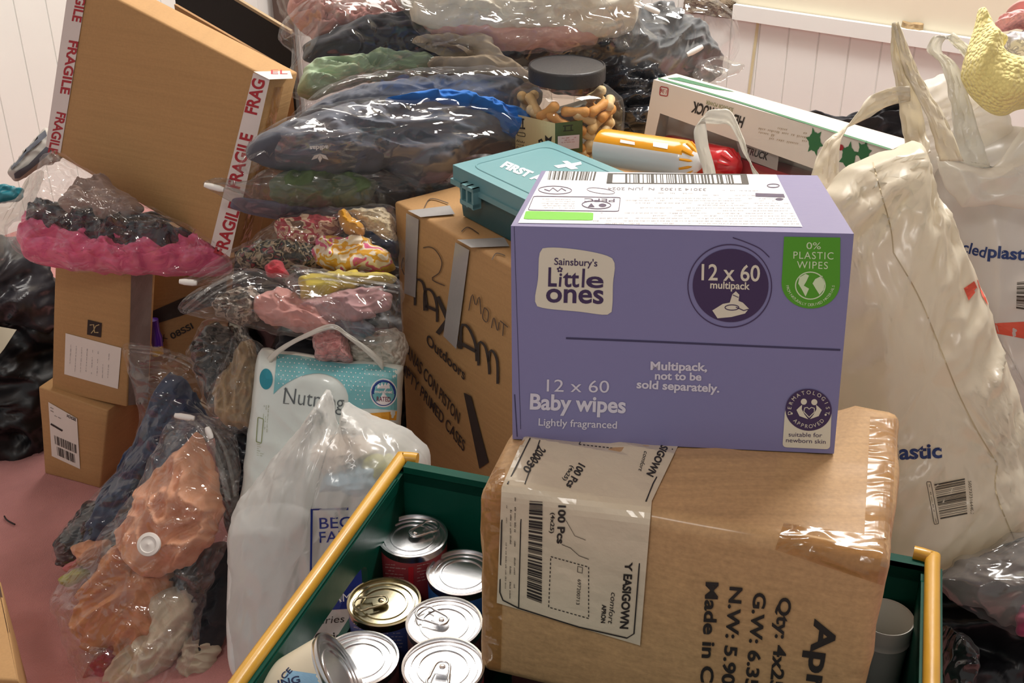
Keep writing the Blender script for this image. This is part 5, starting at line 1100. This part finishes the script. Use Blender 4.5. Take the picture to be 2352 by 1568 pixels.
soft('blue_pack', 'light blue packet inside the thin white carrier bag', 'packet', [(750, 1090), (770, 1065), (870, 1060), (880, 1120), (760, 1125)], 1.28, mat('wrapped_blue', '9cc0d6', .4, bump=.2), .04, .03, n=WN)
soft('lime_pack', 'lime green packet edge at the rim of the thin white carrier bag', 'packet', [(842, 1048), (915, 1042), (925, 1090), (845, 1092)], 1.27, mat('wrapped_lime', 'b5b52c', .4, bump=.2), .02, .02, n=WN)
# ---------- big cream carrier bag on the right
TN = N(.12, -.90, .42); ta = (2100, 820)
tpx = [(1915, 425), (1935, 392), (2000, 358), (2088, 326), (2096, 322), (2101, 330), (2130, 420), (2170, 500), (2215, 600), (2270, 740), (2320, 880), (2352, 1000), (2372, 1120), (2352, 1215), (2300, 1245), (2200, 1290), (2125, 1316), (2040, 1314), (1990, 1250), (1960, 1000), (1890, 800), (1880, 560), (1890, 450)]
SEED[0] += 1
vf = pillow(tpx, 1.16, TN, .05, .10, .009, 9, 1.1, 2.6, SEED[0], anchor=ta, pe=.6, flat=.6, gather=[(2098, 318, .016, 7, .16), (1925, 400, .012, 7, .1), (2292, 1065, .012, 6, .08)], cen=(2080, 860), jag=.003, rings=34, segs=150)
t = Thing('carrier_bag', 'large cream supermarket carrier bag on the right, beside the apron carton', 'carrier bag', base_of(vf[0])); t.add('bag_body', vf, milk2); tb = bvh(vf)
seam = mat('bag_crease', 'c3b391', .5, vary=.1, bump=.2)
for pth, wd in (([(2005, 372), (2020, 430), (2045, 520), (2052, 580)], 3), ([(2052, 580), (2110, 680), (2160, 800), (2200, 900), (2240, 980), (2275, 1040), (2292, 1065)], 3), ([(2292, 1065), (2288, 1130), (2330, 1240)], 3)):
    d = Print(tb, .001); d.line([tuple(p) for p in crom(pth, 30, False)], wd); d.build(t, 'seam_crease', seam)
d = Print(tb, .0015); d.text('plastic', (2028, 1056), (2164, 1050), h=34, bold=.03); d.build(t, 'carrier_lettering', ink('tesco_blue', '21386f'))
d = Print(tb, .0015); d.bars((2146, 1112), (2160, 1192), (2222, 1180), (2216, 1098), 20, 9); d.line(rrect((2128, 1106), (2138, 1106), (2156, 1202), (2146, 1204), .1), 1.5, True); d.scrib((2133, 1112), (2149, 1198), 4, 3); d.text('5057373164403', (2224, 1104), (2230, 1180), h=7); d.build(t, 'barcode', ink('barcode_ink', '3f392e'))
d = Print(tb, .0015); d.quad((2214, 662), (2246, 640), (2253, 655), (2225, 690), 4, 4); d.quad((2244, 642), (2254, 646), (2270, 702), (2256, 680), 4, 6); d.build(t, 'red_logo', ink('carrier_red', 'd8543c'))
# handles
def hp(*p): return [aty(x, y, yy) for x, y, yy in p]
t.add('bag_handle', ribbon(hp((1905, 450, 1.32), (1895, 400, 1.34), (1915, 320, 1.37), (1975, 262, 1.40), (2040, 222, 1.42), (2090, 215, 1.42)), [.045, .03, .022, .022, .024, .02], [N(1, 0, .1), N(1, 0, .2), N(.7, 0, .7), N(-.3, 0, 1), N(-.2, 0, 1)], 70, .12, 5, .004, 10), milk2, solid=.0006)
t.add('bag_handle', ribbon(hp((2110, 350, 1.38), (2100, 300, 1.41), (2085, 215, 1.42), (2062, 120, 1.44), (2056, 52, 1.45)), [.03, .03, .026, .018, .008], RT, 60, .25, 8, .005, 10), milk2, solid=.0006)
t.add('bag_handle', ribbon(hp((2056, 52, 1.45), (2070, 95, 1.44), (2100, 180, 1.43), (2150, 270, 1.40), (2185, 370, 1.38)), [.008, .016, .02, .024, .03], RT, 60, .2, 9, .005, 10), milk2, solid=.0006)
# handle loop behind the purple carton
t = Thing('carrier_bag', 'white carrier bag with an upright handle loop, behind the purple carton', 'carrier bag', aty(1690, 480, 1.50))
t.add('bag_handle', ribbon(hp((1632, 470, 1.46), (1630, 400, 1.46), (1612, 330, 1.46), (1610, 275, 1.46), (1650, 268, 1.46), (1680, 275, 1.46), (1710, 340, 1.46), (1740, 400, 1.46), (1790, 470, 1.46)), [.03, .016, .016, .020, .020, .016, .020, .028, .05], [N(1, 0, .05), N(1, 0, .1), N(.8, 0, .6), N(0, 0, 1), N(0, 0, 1), N(-.8, 0, .6), N(-1, 0, -.2)], 80, .15, 3, .003, 10), milk, solid=.0006)
SEED[0] += 1; t.add('bag_body', pillow([(1600, 430), (1700, 410), (1800, 415), (1850, 520), (1800, 620), (1600, 620), (1560, 520)], 1.50, N(0, -.8, .6), .05, .05, .008, 12, 0, 2, SEED[0]), milk)
# ---------- second carrier behind on the right, with knitting on top
CN_ = N(-.15, -.9, .4)
t0 = [(2130, 440), (2150, 400), (2200, 380), (2420, 360), (2420, 860), (2380, 1000), (2330, 1010), (2270, 760), (2200, 560)]
SEED[0] += 1
vf = pillow([(2110, 400), (2180, 340), (2420, 330), (2460, 900), (2460, 1440), (2300, 1460), (2210, 1300), (2180, 700)], 1.40, CN_, .08, .10, .012, 8, .6, 2, SEED[0], jag=.004)
t = Thing('carrier_bag', 'white carrier bag with blue print at the right edge, behind the cream one', 'carrier bag', base_of(vf[0])); t.add('bag_body', vf, milk3); cb_ = bvh(vf)
d = Print(cb_, .0015); d.text('recycled', (2150, 562), (2262, 592), h=26, bold=.02); d.text('plastic', (2268, 590), (2380, 600), h=28, bold=.03); d.build(t, 'carrier_lettering', ink('tesco_blue', '21386f'))
d = Print(cb_, .0015); d.bars((2336, 648), (2334, 708), (2360, 712), (2362, 646), 12, 3); d.build(t, 'barcode', ink('barcode_ink', '3f392e'))
d = Print(cb_, .001); d.quad((2285, 742), (2420, 735), (2420, 790), (2290, 766), 8, 3); d.build(t, 'red_stripe', ink('carrier_red', 'd8543c'))
SEED[0] += 1; t.add('folded_rim', pillow([(2150, 365), (2156, 362), (2200, 372), (2280, 382), (2352, 292), (2420, 260), (2422, 480), (2352, 480), (2290, 470), (2215, 476), (2207, 472), (2170, 425)], 1.40, N(-.1, -.85, .5), .02, .02, .010, 12, .5, 2, SEED[0], jag=.002, pe=.6), milk)
t.add('bag_handle', ribbon(hp((2230, 380, 1.42), (2220, 300, 1.44), (2205, 230, 1.46), (2180, 150, 1.47), (2145, 115, 1.47), (2170, 80, 1.47), (2215, 110, 1.48), (2260, 160, 1.48)), [.05, .035, .028, .022, .018, .018, .02, .03], RT, 80, .2, 4, .006, 10), milk, solid=.0006)
SEED[0] += 1; t.add('bag_back', pillow([(2090, 300), (2080, 230), (2130, 180), (2200, 170), (2290, 210), (2330, 300), (2352, 340), (2250, 400), (2180, 420), (2110, 400)], 1.52, N(-.1, -.9, .4), .03, .03, .008, 12, .5, 2, SEED[0], jag=.005), poly_bag('carrier_sheer', 'eeeae2', .3, .4, 16, .6))
yk = knit('knit_yellow', 'fbec9c', 190); pk_ = knit('knit_pink', 'e8a4a4', 150); wk = patch('knit_white_grey', ['d9d6d8', 'b5b2ba', 'efecee'], 80)
soft('yellow_blanket', 'yellow knitted blanket spilling from the carrier bag at the right', 'blanket', [(2208, 170), (2220, 120), (2236, 70), (2247, 25), (2256, 20), (2270, 36), (2286, 70), (2312, 90), (2302, 118), (2330, 130), (2420, 140), (2430, 235), (2345, 250), (2312, 264), (2282, 262), (2250, 240), (2220, 205)], 1.46, yk, .035, .03, .008, 9, .8, n=N(-.1, -.85, .5), cen=(2275, 160), jag=.001)
soft('pink_knit', 'pink knitted blanket behind the yellow one at the right edge', 'blanket', [(2285, 50), (2352, 20), (2440, 0), (2440, 70), (2352, 65), (2300, 72)], 1.56, pk_, .03, .03, n=N(-.1, -.85, .5))
soft('dusty_rose_cloth', 'dusty rose cloth in the upper right corner', 'clothing', [(2318, 22), (2345, 0), (2420, -30), (2420, 30), (2340, 38)], 1.62, C['dust'], .03, .03)
soft('white_knit', 'white and grey knitted piece between the pink and yellow blankets', 'blanket', [(2290, 90), (2330, 70), (2440, 60), (2440, 150), (2350, 130), (2310, 125)], 1.53, wk, .03, .03, n=N(-.1, -.85, .5))
# ---------- lower right corner
soft('refuse_sack', 'black sack beside the crate at the lower right', 'refuse sack', [(2120, 1330), (2200, 1290), (2420, 1200), (2480, 1700), (2150, 1700), (2120, 1500)], 1.02, darkfill, .03, .26, .02, 8, n=N(0, -.7, .7))
soft('grey_garment', 'grey garment in a bag at the lower right, under the cream carrier', 'clothing', [(2150, 1330), (2250, 1275), (2360, 1240), (2420, 1300), (2420, 1480), (2352, 1440), (2250, 1400)], 1.02, cloth('cloth_dim_grey', '77706c'), .03, .03, n=N(0, -.7, .7), lift=.03)
soft('magenta_garment', 'magenta garment at the right edge near the bottom', 'clothing', [(2330, 1420), (2352, 1390), (2420, 1380), (2420, 1460), (2345, 1450)], 1.0, cloth('cloth_magenta', 'a33a5e'), .02, .02, n=N(0, -.7, .7), lift=.055)
bag('clear_bag', 'clear bag of grey and magenta garments at the lower right', 'plastic bag', [(2140, 1330), (2250, 1265), (2360, 1225), (2440, 1290), (2440, 1500), (2352, 1460), (2250, 1415)], 1.02, hazy, .045, .02, n=N(0, -.7, .7), lift=.03)
bag('clear_bag', 'small dark clear bag beside the right yellow bar at the bottom', 'plastic bag', [(2165, 1450), (2190, 1445), (2235, 1480), (2240, 1530), (2210, 1600), (2180, 1600)], .96, film('film_dark', .03, '9a9a9a', 26, 1), .03, .02, n=N(0, -.7, .7), lift=.02)

th = [atz(x, y, .004) for x, y in ((10, 1185), (14, 1192), (22, 1198), (34, 1204))]
solo('loose_thread', tube(crom(th, 16, False), .0016, 6), ink('thread_black', '2a1c1c'), 'short dark thread lying on the pink carpet at the left edge', 'thread')
